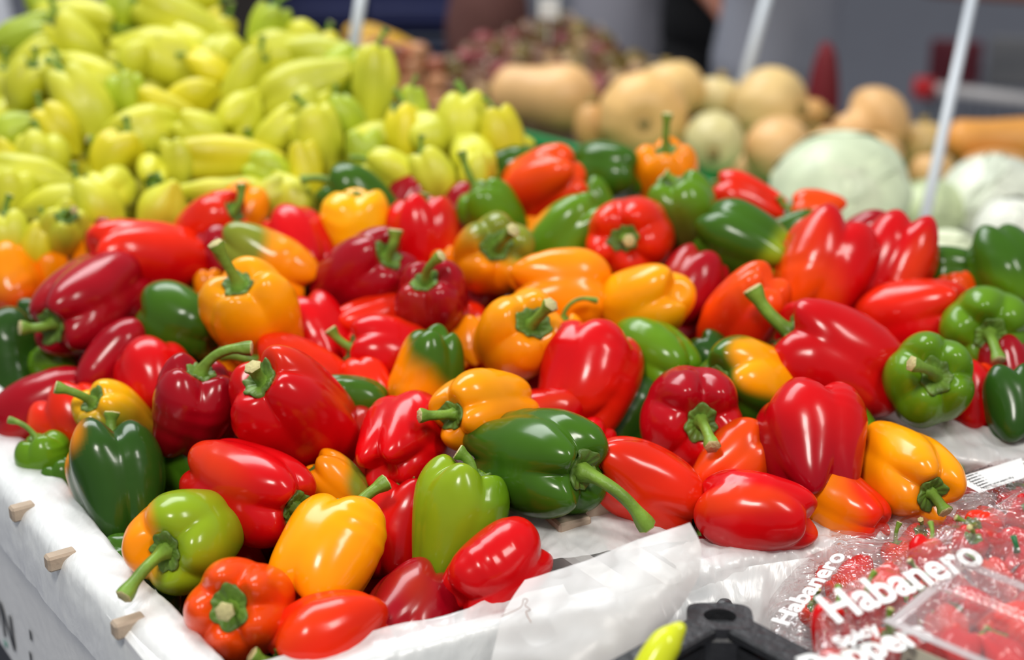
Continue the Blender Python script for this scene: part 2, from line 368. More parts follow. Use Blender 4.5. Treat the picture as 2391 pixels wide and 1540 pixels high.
# px, py, diameter px, length/diameter, stem screen angle, stem tilt towards the viewer, colours, lobes, taper, stem(len,bend,dir), depth offset cm, label
BP = [
 (283,1135,226,1.14,102,-18,('DG','O',LF,.42,.12),4,.82,(.25,20,60),0,'big dark green bell pepper with an orange left flank beside the white crate rim'),
 (445,1258,232,1.12,207,60,('LG','O',LF,.30,.10),4,.85,(.62,40,250),-1,'yellow-green bell pepper with an orange left cheek and long stem pointing at the crate rim'),
 (583,1140,232,1.34,-25,40,('R',None,0,0,0),4,.86,(.42,45,5),-3,'large glossy red bell pepper lying above the orange-cheeked green one, cut stem to the right'),
 (757,1298,226,1.14,62,-28,('YO',None,0,0,0),3,.9,(.5,35,15),-2,'big golden yellow bell pepper leaning in the near corner of the crate'),
 (925,1245,190,1.15,80,-10,('R',None,0,0,0),4,.85,(.2,20,60),4,'red bell pepper squeezed between the golden yellow one and the tall green one'),
 (1064,1238,232,1.24,72,4,('LG','MG',RT,.3,.3),4,.62,(.26,75,165),-1,'tall light green bell pepper tapering downwards with a short hooked stem on top'),
 (1160,1330,186,1.2,38,-25,('R',None,0,0,0),3,.95,None,-1,'wine-red bell pepper lying against the front rim right of the tall green one'),
 (572,1425,262,1.02,170,74,('OR','R',RT,.45,.3),5,.9,(.28,15,300),-2,'orange-red bell pepper with its green calyx facing out in the near corner'),
 (775,1492,218,1.15,205,15,('RO',None,0,0,0),4,.85,(.35,55,100),-1,'red bell pepper with a short upright stem at the bottom edge of the picture'),
 (950,1430,205,1.1,60,-40,('D',None,0,0,0),4,.85,None,2,'dark red bell pepper low behind the front rim below the tall green one'),
 (480,1415,175,1.1,100,-40,('D',None,0,0,0),4,.85,None,6,'dark red bell pepper mostly hidden left of the orange-red one with facing calyx'),
 (318,1325,140,1.1,160,0,('G',None,0,0,0),4,.85,None,4,'green bell pepper peeping over the left rim under a drooping stem'),
 (370,1395,130,1.2,100,-20,('DG',None,0,0,0),4,.85,None,4,'dark green bell pepper deep beside the left rim'),
 (460,1092,170,1.1,140,-10,('G',None,0,0,0),4,.85,None,5,'green bell pepper tucked behind the left end of the large glossy red one'),
 (446,960,196,1.08,76,27,('D',None,0,0,0),4,.72,(.62,72,5),-2,'dark red upright bell pepper with a thick stem arching to the right'),
 (692,968,244,1.3,137,42,('R',None,0,0,0),4,.9,(.20,15,60),-3,'biggest red bell pepper of the left half, cut stem end facing the viewer'),
 (700,885,196,1.1,158,0,('RO',None,0,0,0),4,.9,(.42,25,165),4,'red bell pepper behind the biggest one, stem poking out to the left'),
 (937,1033,198,1.1,60,-52,('R',None,0,0,0),4,.8,None,-1,'bright red bell pepper showing its smooth lower end left of the white divider'),
 (862,1055,170,1.1,100,-30,('D',None,0,0,0),4,.85,None,4,'dark red bell pepper shadowed left of the bright smooth-ended red one'),
 (790,1135,122,1.2,140,5,('O','OL',RT,.2,.2),4,.9,(0,0,0),1,'small orange bell pepper with a greenish side above the golden yellow one'),
 (178,1000,160,1.05,120,-20,('RO','OR',DN,.0,.3),4,.9,None,2,'orange-red bell pepper behind the green-and-yellow one near the left rim'),
 (278,985,166,1.25,140,40,('OL','Y',U,.12,.2),4,.8,(.5,40,180),0,'mottled green and yellow bell pepper with a curling stem near the left rim'),
 (105,1075,112,1.05,112,12,('MG',None,0,0,0),4,.8,(.6,60,160),-1,'small green bell pepper at the left rim, its stem hooked over the white edge'),
 (152,1120,90,1.0,120,0,('G',None,0,0,0),4,.8,None,2,'little green bell pepper half under the big dark green one at the rim'),
 (105,948,150,1.5,206,-10,('D',None,0,0,0),3,.85,None,0,'long dark red bell pepper lying at the left edge of the picture'),
 (268,835,132,1.34,48,-15,('D',None,0,0,0),3,.9,None,-1,'long wine-red bell pepper lying diagonally left of the green one'),
 (366,893,172,1.0,100,-35,('R',None,0,0,0),4,.85,None,1,'red bell pepper with two shoulder lobes left of the arching thick stem'),
 (212,705,210,1.3,212,40,('D',None,0,0,0),4,.88,(.34,40,150),-2,'large wine-red bell pepper at the left, pale cut stem on its lower left'),
 (352,600,180,1.42,-4,-22,('R','RO',U,.1,.3),3,.95,(.3,70,90),-3,'creased red bell pepper lying on its side at the top left of the heap'),
 (424,752,168,1.1,150,-28,('G',None,0,0,0),3,.8,None,-1,'dark green bell pepper with broad pale sheen left of the upright orange one'),
 (598,752,214,1.25,116,42,('YO','OR',DN,.32,.25),4,.82,(.50,20,125),-3,'upright orange-yellow bell pepper with a thin stem pointing up'),
 (622,612,146,1.5,-30,8,('O','OL',tuple(cdir(170, 20)),.12,.18),4,.9,(.5,40,15),-2,'olive-green and orange bell pepper lying behind the upright orange one'),
 (484,532,146,1.2,32,34,('RO',None,0,0,0),3,.72,(.42,70,90),-1,'orange-red bell pepper with a curly stem at the top of the heap on the left'),
 (560,495,116,1.05,60,-20,('O',None,0,0,0),4,.9,None,3,'orange bell pepper peeping out behind the curly-stemmed red one'),
 (702,575,162,1.1,120,-38,('R','D',DN,.1,.3),4,.85,None,1,'wine-red rounded bell pepper left of the yellow one'),
 (832,532,152,1.05,90,5,('Y',None,0,0,0),3,.9,(.1,20,60),0,'pure yellow two-lobed bell pepper near the top of the heap'),
 (850,468,150,1.2,148,-5,('G',None,0,0,0),3,.6,(.42,45,180),2,'dark green triangular bell pepper behind the pure yellow one'),
 (840,650,198,1.2,40,44,('D',None,0,0,0),4,.88,(.32,55,90),-2,'dark red bell pepper whose stubby curled stem points up right in mid heap'),
 (988,562,166,1.1,92,-5,('R',None,0,0,0),4,.8,(.16,20,60),0,'red three-lobed bell pepper standing right of the pure yellow one'),
 (950,470,116,1.1,60,-20,('D',None,0,0,0),4,.8,(.3,40,350),4,'dark red bell pepper at the back between green triangle and pale green heap'),
 (1078,492,98,1.1,60,-20,('D',None,0,0,0),4,.8,None,4,'small dark red bell pepper at the back left of a thin green stem'),
 (742,790,162,1.15,120,-25,('R',None,0,0,0),4,.85,None,2,'red bell pepper right of the upright orange one, below a white-tipped stem'),
 (1020,708,172,1.2,118,54,('D',None,0,0,0),4,.72,(.50,60,15),-2,'dark red upright bell pepper in mid heap with an arched green stem'),
 (888,752,140,1.3,10,-20,('RO',None,0,0,0),4,.85,None,3,'orange-red bell pepper lying under the two dark red ones in mid heap'),
 (915,835,168,1.2,166,12,('R',None,0,0,0),4,.88,(.36,40,95),0,'red wrinkled bell pepper with a stubby stem on its left shoulder'),
 (858,900,120,1.1,120,-30,('RO',None,0,0,0),4,.85,None,2,'small red bell pepper above the green striped one, left of the orange-green one'),
 (998,872,168,1.12,255,-12,('O','G',tuple(cdir(42, 10)),.14,.16),4,.88,(.42,60,200),-1,'half orange half green bell pepper left of the two orange ones'),
 (826,930,108,1.25,-15,-5,('G',None,0,0,0),4,.8,(.5,60,80),2,'small dark green bell pepper between big red ones, curled stem to the right'),
 (1155,500,136,1.1,125,15,('MG',None,0,0,0),4,.82,(.6,25,100),3,'green bell pepper at the back with a thin stem pointing up left'),
 (1146,598,200,1.02,60,74,('OL','O',tuple(cdir(212, 10)),.05,.12),5,.85,(.42,30,40),-2,'orange and green many-lobed bell pepper with its calyx facing the viewer'),
 (1266,430,158,1.12,205,-28,('OR','RO',DN,.05,.25),4,.92,None,-1,'orange-red bell pepper highest at the centre back of the heap'),
 (1200,402,126,1.1,200,-20,('G',None,0,0,0),4,.85,None,3,'dark green bell pepper behind the left side of the highest orange-red one'),
 (1424,402,134,1.1,180,-30,('G',None,0,0,0),4,.85,None,2,'dark green blocky bell pepper at the back under the squash tray'),
 (1556,408,138,.95,92,25,('O',None,0,0,0),4,.85,(.55,12,70),2,'orange bell pepper at the back with an upright thin stem'),
 (1385,470,92,1.0,120,-10,('MG',None,0,0,0),4,.85,None,3,'small green bell pepper between orange-red and calyx-facing red ones'),
 (1322,552,168,1.16,228,-10,('MG','O',LF,.36,.08),4,.88,None,0,'green bell pepper with one orange patch on its left'),
 (1476,552,184,1.05,195,78,('RO',None,0,0,0),5,.85,(.30,35,0),-2,'bright orange-red bell pepper whose calyx and stub face the viewer'),
 (1602,510,162,1.14,108,14,('BR','MG',U,.1,.3),4,.7,(.2,40,150),-1,'brownish green upright bell pepper at the back'),
 (1738,572,168,1.24,158,-15,('G','LG',tuple(cdir(-25, 10)),.20,.14),4,.86,None,-2,'green bell pepper with a lime-coloured lobed right end'),
 (1748,468,118,1.3,160,-5,('RO',None,0,0,0),4,.7,(.2,60,90),2,'orange-red pointed bell pepper at the back left of the cabbage'),
 (1902,500,104,1.05,172,5,('OR',None,0,0,0),4,.85,(.4,60,100),2,'small orange-red bell pepper in front of the biggest cabbage'),
 (1848,540,86,1.35,10,0,('G',None,0,0,0),4,.85,None,3,'flat dark green bell pepper wedged below the small orange-red one'),
 (1312,682,180,1.12,-2,-12,('O',None,0,0,0),4,.9,(.45,55,-15),-1,'orange bell pepper lying right of the many-lobed one, stem to the right'),
 (1506,716,186,1.05,205,-42,('YO',None,0,0,0),3,.9,None,-1,'golden yellow bell pepper showing its lobed end in mid heap'),
 (1608,680,150,1.2,62,-20,('D',None,0,0,0),4,.85,None,2,'dark red bell pepper behind the golden yellow one'),
 (1735,734,196,1.08,232,-28,('RO','OR',U,.15,.2),4,.9,None,-1,'orange-red deeply grooved bell pepper below the lime-ended green one'),
 (1922,626,200,1.16,68,-18,('R','OR',LF,.1,.3),4,.9,None,-2,'shiny red ribbed bell pepper with white highlights at the upper right'),
 (2085,622,182,1.2,66,-18,('R',None,0,0,0),4,.88,None,0,'dark red ribbed bell pepper immediately right of the shiny ribbed one'),
 (2022,552,108,1.1,20,0,('D',None,0,0,0),4,.85,(.35,60,90),3,'dark red bell pepper behind the two ribbed ones'),
 (1955,838,262,1.02,150,8,('R',None,0,0,0),4,.86,(.45,30,130),-3,'biggest red bell pepper of the right half with a pale cut stem on its left'),
 (2125,744,186,1.12,192,-20,('RO','R',DN,.1,.3),4,.88,None,0,'orange-red bell pepper left of the green many-lobed one at the right'),
 (2166,890,220,1.0,35,78,('MG','O',RT,.5,.06),5,.82,(.42,65,165),-3,'green bell pepper with facing calyx standing alone over the white divider'),
 (2302,764,205,1.0,-60,78,('MG',None,0,0,0),5,.82,(.42,45,-75),-2,'green many-lobed bell pepper with a drooping stem near the right edge'),
 (2350,628,170,1.05,-60,20,('G','MG',DN,.1,.3),4,.85,(.35,30,-60),1,'green bell pepper at the right edge above the many-lobed green one'),
 (2222,632,116,1.0,180,0,('G',None,0,0,0),4,.85,None,3,'small dark green bell pepper below the small cabbage'),
 (2235,680,84,1.0,100,0,('OR',None,0,0,0),4,.85,None,3,'small orange bell pepper glimpsed between red and green ones at the right'),
 (2268,935,138,1.2,95,-20,('R',None,0,0,0),4,.85,None,1,'narrow red bell pepper right of the lone green one with facing calyx'),
 (2378,950,150,1.1,100,-20,('DG',None,0,0,0),4,.85,None,1,'dark green grooved bell pepper cut by the right edge of the picture'),
 (2352,868,120,1.1,100,-20,('D',None,0,0,0),4,.85,None,3,'dark red bell pepper in the gap at the right edge'),
 (2108,1102,206,1.35,-38,55,('O','YO',U,.1,.3),4,.9,(.28,35,-70),-1,'orange-yellow bell pepper lying beside the clear bags at the right'),
 (1890,1045,240,1.06,98,-32,('D','R',U,.0,.4),4,.72,(.22,20,80),-4,'big wine-red bell pepper with its pointed scarred end towards the viewer'),
 (1988,1002,110,1.1,130,-20,('MG',None,0,0,0),4,.85,None,3,'green bell pepper peeping out right behind the wine-red one'),
 (1614,975,224,1.0,-30,76,('R','D',U,.1,.4),5,.85,(.45,35,-85),-2,'dark red bell pepper with large green calyx and stem hanging straight down'),
 (1755,898,192,1.3,174,50,('G','YO',tuple(cdir(25, 40)),.33,.07),4,.85,(.5,30,165),0,'dark green bell pepper with a golden patch and a stem pointing left'),
 (1672,838,104,1.1,130,-20,('DG',None,0,0,0),4,.85,None,3,'dark green bell pepper behind the golden-patched one'),
 (1532,838,178,1.1,148,-38,('MG',None,0,0,0),4,.8,None,0,'fresh green lobed bell pepper right of the leaning red one'),
 (1370,885,222,1.06,72,-28,('R','RO',DN,.1,.3),4,.85,(.18,20,60),-2,'bright red bell pepper leaning right of the two orange ones'),
 (1212,790,218,1.04,48,64,('O','YO',U,.1,.3),4,.86,(.38,25,45),-3,'orange bell pepper with facing calyx and short pale-tipped stem in the centre'),
 (1322,792,90,1.1,100,20,('YO',None,0,0,0),4,.85,(1.0,115,20),2,'yellow bell pepper hidden behind the central orange one, stem arching to the right'),
 (1100,800,98,1.1,100,-20,('O',None,0,0,0),4,.85,None,3,'orange bell pepper peeping out left of the central orange one'),
 (1138,958,196,1.25,188,46,('O','YO',U,.1,.3),4,.88,(.40,25,175),-1,'orange bell pepper below the central one with its stem pointing left'),
 (1252,982,168,1.3,6,-15,('R',None,0,0,0),4,.88,(.40,15,15),1,'red bell pepper lying behind the big dark green one, cut stem to the right'),
 (1250,1075,246,1.3,-11,44,('DG','G',tuple(cdir(60, 30)),.0,.3),4,.86,(.72,75,-45),-3,'big dark green bell pepper on the white divider with a long curved stem'),
 (1515,1135,192,1.26,-28,-12,('RO',None,0,0,0),3,.92,(.30,55,-65),-2,'orange-red bell pepper with a parallel crease right of the long curved stem'),
 (1712,1092,172,1.1,40,-20,('OR','RO',DN,.1,.3),4,.88,None,2,'orange-red bell pepper behind the lying red one and left of the wine-red one'),
 (1762,1200,172,1.38,174,-12,('R',None,0,0,0),3,.92,None,-2,'red bell pepper lying flat behind the front rim of the second crate'),
 (1985,1185,150,1.15,150,-25,('RO','O',LF,.2,.3),4,.88,None,1,'orange-red bell pepper under the orange-yellow one near the clear bags'),
 (1470,985,172,1.15,60,-30,('DG',None,0,0,0),4,.85,None,4,'dark green smooth bell pepper left of the hanging-stem red one'),
 (1700,1270,130,1.1,120,-20,('D',None,0,0,0),4,.85,None,4,'dark red bell pepper underneath the lying red one at the front rim'),
 (1378,1050,110,1.1,60,-20,('R',None,0,0,0),4,.85,None,3,'red bell pepper sliver right of the big dark green one'),
 (20,662,150,1.05,-80,15,('O','RO',DN,.1,.3),4,.85,(.45,20,-30),0,'orange bell pepper with dark stem cut by the left edge of the picture'),
 (10,845,190,1.1,100,-20,('DG',None,0,0,0),4,.85,None,1,'large dark green bell pepper cut by the left edge of the picture'),
 (120,628,88,1.0,100,0,('O',None,0,0,0),4,.85,(.5,20,200),2,'small orange bell pepper below the pale green heap at the far left'),
 (232,592,112,1.1,60,-20,('O',None,0,0,0),4,.85,None,3,'orange bell pepper behind the creased red one'),
 (275,590,126,1.1,120,-20,('D',None,0,0,0),4,.85,None,2,'dark red bell pepper tucked behind the creased red one'),
 (132,855,108,1.0,120,0,('MG',None,0,0,0),4,.85,None,3,'light green bell pepper in the gap under the large wine-red one'),
 (92,765,116,1.1,150,0,('DG',None,0,0,0),4,.85,None,3,'dark green bell pepper below the pale cut stem at the left'),
 (572,965,160,1.1,100,-20,('D',None,0,0,0),4,.85,None,6,'dark red bell pepper in the gap between the arching stem and the biggest red one'),
 (492,668,72,1.0,100,0,('O',None,0,0,0),4,.85,None,4,'tiny bit of orange bell pepper above the dark green one with sheen'),
 (520,600,120,1.1,100,-20,('D',None,0,0,0),4,.85,None,3,'dark red bell pepper in the gap right of the creased one'),
 (1042,618,70,1.0,100,0,('O',None,0,0,0),4,.85,None,3,'orange bell pepper glimpsed left of the many-lobed one'),
 (1395,630,80,1.0,100,0,('MG',None,0,0,0),4,.85,(.4,30,90),3,'small green bell pepper glimpsed under the calyx-facing orange-red one'),
]
def invD(px, py):
    v = .555+3.05e-4*(py-400)
    if px < 560: v -= .060*((560-px)/560)**1.6*(.5+.5*np.clip((py-300)/700, 0, 1))
    return v
def solve_depths():
    n = len(BP); D0 = np.array([1/invD(b[0], b[1])+b[10]*.011 for b in BP]); D = D0.copy()
    R = np.array([ray(b[0], b[1]) for b in BP]); ax = np.array([cdir(b[4], b[5], b[0], b[1]) for b in BP])
    dia = np.array([b[2]/FPX for b in BP]); rat = np.array([b[3] for b in BP])
    for it in range(60):
        F = np.zeros(n)
        C = [[CAMP+R[i]*D[i]+ax[i]*dia[i]*D[i]*o for o in ((0,) if rat[i] < 1.12 else (-.5*(rat[i]-1), .5*(rat[i]-1)))] for i in range(n)]
        for i in range(n):
            for j in range(i+1, n):
                lim = .44*(dia[i]*D[i]+dia[j]*D[j])
                best = min(np.linalg.norm(a-b) for a in C[i] for b in C[j])
                if best < lim:
                    s = 1 if D0[i] > D0[j] else -1
                    F[i] += s*(lim-best)*.35; F[j] -= s*(lim-best)*.35
        D = D+np.clip(F, -.01, .01)+(D0-D)*.04
        D = np.clip(D, D0-.05, D0+.10)
    return D
DD = solve_depths()
rnd = random.Random(4)
def build_bells():
    FACE = {283: (8, .24), 1515: (25, .16), 1922: (10, .24), 2085: (-5, .24), 583: (20, .18), 446: (12, .2), 692: (-25, .18), 757: (-35, .17), 1735: (0, .22), 598: (15, .18), 1890: (35, .16), 1370: (45, .15), 1160: (30, .2), 1250: (15, .22), 2108: (5, .22), 832: (0, .18), 988: (20, .2), 1955: (10, .2), 840: (0, .2), 1312: (-20, .2), 1138: (15, .2), 937: (40, .16), 1506: (0, .22), 1762: (50, .14)}
    for i, b in enumerate(BP):
        px, py, dp, ratio, ang, tilt, cols, lobes, taper, stem, off, label = b
        D = DD[i]; pos = W(px, py, D); diam = dp*D/FPX*(1.10 if tilt < 35 else 1.06)
        st = None
        if stem: st = (stem[0], stem[1], stem[2], .168 if tilt > 20 else .155)
        make_pepper('bell_pepper', pos, cdir(ang, tilt, px, py), diam, ratio, 100+i*7, cols, lobes, taper, st, label, 'bell peppers heaped in the crates', roll=rnd.uniform(0, 6.28), face=FACE.get(px, (None, 0))[0], gd=FACE[px][1] if px in FACE else rnd.uniform(.14, .20), wr=rnd.uniform(.6, 1.3))
def copy_tree(o, parent=None):
    c = o.copy(); COL.objects.link(c)
    if parent: c.parent = parent
    for ch in list(o.children): copy_tree(ch, c)
    return c
def build_fill():
    kinds = [('D', 'dark red'), ('R', 'red'), ('DG', 'dark green'), ('RO', 'orange-red'), ('O', 'orange')]
    pts = []
    R = random.Random(11)
    y = 470
    while y < 1500:
        st = 90+70*(y-400)/1000; x = -20+R.uniform(0, 60)
        while x < 2420:
            X, Y = x+R.uniform(-18, 18), y+R.uniform(-18, 18); x += st*1.12
            top = np.interp(X, [0, 200, 500, 800, 1000, 1200, 1500, 1700, 1900, 2050, 2400], [660, 600, 530, 520, 540, 450, 440, 470, 540, 600, 640])
            bot = np.interp(X, [0, 100, 300, 420, 520, 900, 1150, 1180, 1400, 1700, 2000, 2001, 2400], [930, 1010, 1210, 1360, 1470, 1440, 1340, 1000, 1000, 1210, 1150, 900, 900])
            if Y < top+40 or Y > bot-25: continue
            pts.append((X, Y, st))
        y += st*.80
    protos = {}
    for q, (X, Y, st) in enumerate(pts):
        c, cn = R.choices(kinds, [5, 5, 3, 2, 1])[0]
        if 1000 < Y and X < 500: c, cn = kinds[2]
        D = 1/invD(X, Y)+.105; diam = .074*R.uniform(.9, 1.05)
        ax = cdir(R.uniform(0, 360), R.uniform(-60, 30))
        hs = 'left' if X < 800 else 'middle' if X < 1500 else 'right'; vs = 'back' if Y < 800 else 'front'; lab = '%s bell pepper in shadow under the top layer, %s %s of the heap' % (cn, vs, hs); grp = 'buried %s bell peppers, %s %s' % (cn, vs, hs)
        if c not in protos:
            o = make_pepper('bell_pepper', W(X, Y, D), ax, .074, 1.1, 900+q, (c, None, 0, 0, 0), 4, .85, None, lab, grp, hi=0)
            protos[c] = o
        else:
            o = copy_tree(protos[c]); o.location = W(X, Y, D); o.rotation_euler = frame_from(ax, R.uniform(0, 6)).to_euler(); s = diam/.074; o.scale = (s, s, s)
            tag(o, lab, 'pepper', grp)
        o.scale = (diam/.074,)*3

# ---------------------------------------------------------------- pale green peppers
# px, py, length px, width px, stem screen angle, tilt, colour
PP = [
 (183,42,170,88,-12,10,'P'),(288,36,120,84,80,-5,'PG'),(412,2,180,72,5,0,'P'),(440,52,215,88,158,5,'P'),(46,92,150,84,15,0,'PG'),(60,140,126,62,28,0,'P'),
 (190,112,150,98,130,10,'P'),(138,160,118,84,200,0,'P'),(236,200,184,82,150,0,'P'),(360,130,196,112,-20,0,'P'),(50,214,122,80,60,20,'P'),(38,304,112,86,210,-20,'PG'),
 (206,268,200,98,118,0,'P'),(142,312,124,80,130,0,'PY'),(456,97,110,66,-40,0,'P'),(534,129,120,78,225,62,'P'),(500,170,120,62,150,0,'PY'),(456,224,104,72,200,0,'PY'),
 (390,250,120,58,165,0,'PY'),(557,206,166,82,58,0,'P'),(620,84,120,84,70,10,'PG'),(664,132,130,106,-150,-10,'P'),(343,308,140,108,200,20,'P'),(92,382,110,92,90,-20,'P'),
 (262,376,120,90,70,-10,'PY'),(355,395,120,80,300,58,'P'),(422,392,112,62,95,0,'P'),(273,440,120,86,260,62,'P'),(548,368,206,102,176,5,'PY'),(72,415,178,78,172,0,'P'),
 (22,470,120,92,90,0,'P'),(125,478,146,82,10,0,'P'),(236,492,150,94,128,0,'P'),(152,548,130,94,55,58,'P'),(26,566,120,92,100,0,'P'),(86,578,110,66,80,0,'PY'),
 (382,487,130,100,240,-20,'P'),(506,445,205,60,0,0,'P'),(678,458,124,92,-60,10,'P'),(716,206,214,106,205,0,'P'),(716,292,140,102,80,10,'P'),(745,140,204,92,-14,0,'P'),
 (872,216,186,88,84,0,'P'),(566,262,110,84,240,20,'P'),(806,290,110,72,110,0,'PG'),(752,350,164,100,112,5,'P'),(716,415,140,74,100,0,'PY'),(852,372,104,80,100,0,'PG'),
 (940,330,146,86,92,0,'PY'),(932,416,150,78,150,0,'P'),(1020,424,136,78,115,0,'P'),(1016,312,110,92,200,0,'P'),(1086,298,120,108,90,-20,'P'),(1178,332,140,76,108,0,'PY'),
 (1100,362,110,90,300,40,'P'),(1108,422,110,72,80,0,'P'),(960,262,100,60,90,0,'PG'),(862,324,96,62,0,0,'P'),(640,412,120,80,150,0,'PG'),(620,470,110,70,30,0,'P'),
 (98,20,80,60,120,0,'PG'),(310,160,110,70,60,0,'P'),(20,380,90,70,120,0,'PY'),(700,80,90,70,-30,0,'P'),(800,180,130,80,60,0,'PG'),(640,320,130,80,40,0,'P'),(480,320,120,80,140,0,'P'),(300,240,110,70,100,0,'PG'),
]
def invP(px, py):
    v = .452+2.35e-4*py
    if px > 800: v += .00004*(px-800)
    return v
PLAB = {0:'blunt pale green pepper at the left end of the heap top',1:'short pale green pepper between two long ones on the heap top',2:'topmost pale green pepper cut by the upper picture edge',3:'long smooth pale green pepper on the right of the heap peak',
 4:'greenish pale pepper at the upper left slope by the grey ground',9:'thick blunt pale green pepper below the peak of the heap',12:'broad yellow-green pepper with a sharp tip pointing down at the left',15:'pale green pepper near the peak showing its round stem end',
 28:'large yellow-green pepper blushed orange below, its tip pointing right',27:'pale green pepper with a round stem end left of the orange-blushed one',25:'pale green pepper whose stem dimple faces out above the red heap',33:'pale green pepper with an open round stem end above the wine-red ones',
 37:'slender pale green pepper lying level above the curly-stemmed red one',42:'long upright pale green pepper at the right shoulder of the heap',39:'large pale green pepper lying diagonally under the right shoulder',41:'long pale green pepper along the right top of the heap',
 48:'bright yellow-green pepper standing with its tip down right of the shoulder',53:'yellow-green pepper at the far right end of the pale heap beside the green tray',52:'wide pale pepper on top of the low right end of the heap',29:'long pale green pepper lying level at the left edge',
 45:'wide pale green pepper leaning over the dark green triangular one',46:'curved yellow-green pepper tip down left of the dark green triangular one',31:'pale green pepper lying level just above the open round-ended one',49:'pale green pepper sloping down behind the dark red ones'}
def build_pales():
    R = random.Random(8)
    pos_words = lambda x, y: ('left' if x < 300 else 'middle' if x < 620 else 'right' if x < 880 else 'low right end', 'upper' if y < 150 else 'middle' if y < 320 else 'lower')
    used = {}
    for i, (px, py, l, w, ang, tilt, c) in enumerate(PP):
        D = 1/invP(px, py); ratio = max(1.15, l/w/max(.5, math.cos(math.radians(tilt))*1.0))
        if tilt > 40: ratio = 1.6
        cols = (c, None, 0, 0, 0)
        if i == 28: cols = ('PY', 'O', DN, .42, .12)
        if i in PLAB: lab = PLAB[i]
        else:
            a = ang % 360; tip = ['left', 'lower left', 'bottom', 'lower right', 'right', 'upper right', 'top', 'upper left'][int(((a+22.5) % 360)//45)]
            hx, hy = pos_words(px, py); tone = {'P': 'pale green', 'PG': 'greener', 'PY': 'yellowish'}[c]
            lab = '%s pepper, tip to the %s, %s %s of pale heap' % (tone, tip, hy, hx)
            if lab in used:
                ox, oy = used[lab]; lab += ', further %s' % ('right' if px > ox+30 else 'left' if px < ox-30 else 'down')
            while lab in used: lab += ' still'
            used[lab] = (px, py)
        st = (.4, 35, R.uniform(0, 360), .2) if (tilt > 40 or R.random() < .55) else None
        make_pepper('pale_pepper', W(px, py, D), cdir(ang, tilt), w*D/FPX*1.28, ratio/1.08, 3000+i*5, cols, R.choice([3, 3, 4]), .86, st, lab, 'pale green peppers in the big heap', roll=R.uniform(0, 6), gd=.24, hi=0, mat=M_PALE, tip=R.uniform(.35, .78), wr=1.6, dimple=.12)
    # those underneath
    protos = []
    q = 0; y = 30
    while y < 600:
        x = -20+R.uniform(0, 50)
        while x < 1220:
            X, Y = x+R.uniform(-15, 15), y+R.uniform(-12, 12); x += 82
            top = np.interp(X, [0, 100, 160, 350, 520, 620, 720, 850, 920, 960, 1020, 1100, 1180, 1215], [85, 60, 45, 10, 60, 80, 115, 140, 210, 290, 300, 290, 330, 380])
            bot = np.interp(X, [0, 150, 300, 500, 700, 900, 1200], [610, 600, 520, 470, 500, 470, 440])
            if Y < top+35 or Y > bot: continue
            D = 1/invP(X, Y)+.10; c = R.choice(['PG', 'P', 'PY']); ax = cdir(R.uniform(0, 360), R.uniform(-40, 30))
            if len(protos) < 4:
                o = make_pepper('pale_pepper', W(X, Y, D), ax, .064, 1.6, 5000+q, (['PG', 'P', 'PY', 'P'][len(protos)], None, 0, 0, 0), 3, .85, (.4, 30, 90, .2), '', '', hi=0, mat=M_PALE, tip=.7); protos.append(o)
            else:
                o = copy_tree(R.choice(protos)); o.location = W(X, Y, D); o.rotation_euler = frame_from(ax, R.uniform(0, 6)).to_euler()
            hs = 'left' if X < 400 else 'middle' if X < 800 else 'right'; vs = 'upper' if Y < 230 else 'lower'; tag(o, 'pale green pepper half buried in the %s %s of the pale heap' % (vs, hs), 'pepper', 'buried pale green peppers, %s %s' % (vs, hs)); q += 1
        y += 66

# ---------------------------------------------------------------- structure: ground
def build_setting():
    g = MB().box((0, 12, -.05), (60, 60, .1)).build('floor', M_FLOOR); tag(g, kind='structure')

# ---------------------------------------------------------------- crates and film
U2 = np.array([.906, .423]); V2 = np.array([-.5736, .819]); UO = np.array([-.423, .906])
def oriented(dir2):
    d = np.array([dir2[0], dir2[1], 0.])/np.linalg.norm(dir2); n = np.array([-d[1], d[0], 0]); return np.stack([d, n, [0, 0, 1.]], 1)
def wall_box(mb, p, q, t, z0, z1, side=1, bev=.004):
    p, q = np.array(p), np.array(q); d = q-p; L = np.linalg.norm(d); M = oriented(d); n = M[:2, 1]*side
    c = (p+q)/2+n*t/2; mb.box((c[0], c[1], (z0+z1)/2), (L, t, z1-z0), M, bev); return mb
def crate(corner, a, b, t, z0, z1, label, mat=M_FOAM, tl=None, name='produce_crate', wood=None):
    """corner + a (front edge vector) + b (depth vector); walls lie outside the given inner outline"""
    c0 = np.array(corner); c1 = c0+a; c2 = c0+a+b; c3 = c0+b
    root = empty(name, (c0[0], c0[1], z0)); tag(root, label, 'crate', 'produce crates')
    inv = Matrix.Translation((-c0[0], -c0[1], -z0))
    def put(mb, nm, m=mat, sm=False):
        o = mb.build(nm, m, root, sm); o.data.transform(inv); return o
    tl = t if tl is None else tl
    put(wall_box(MB(), c0, c1, t, z0, z1, -1), 'side_wall'); put(wall_box(MB(), c1, c2, t, z0, z1, -1), 'side_wall')
    put(wall_box(MB(), c2, c3, t, z0, z1, -1), 'side_wall'); put(wall_box(MB(), c3-V2*0, c0-b/np.linalg.norm(b)*t, tl, z0, z1, -1), 'side_wall')
    m = MB(); m.add([(*c0, z0), (*c1, z0), (*c2, z0), (*c3, z0), (*c0, z0+.01), (*c1, z0+.01), (*c2, z0+.01), (*c3, z0+.01)], [(3, 2, 1, 0), (4, 5, 6, 7), (0, 1, 5, 4), (1, 2, 6, 5), (2, 3, 7, 6), (3, 0, 4, 7)])
    put(m, 'base_panel', M_BOARD)
    return root, put
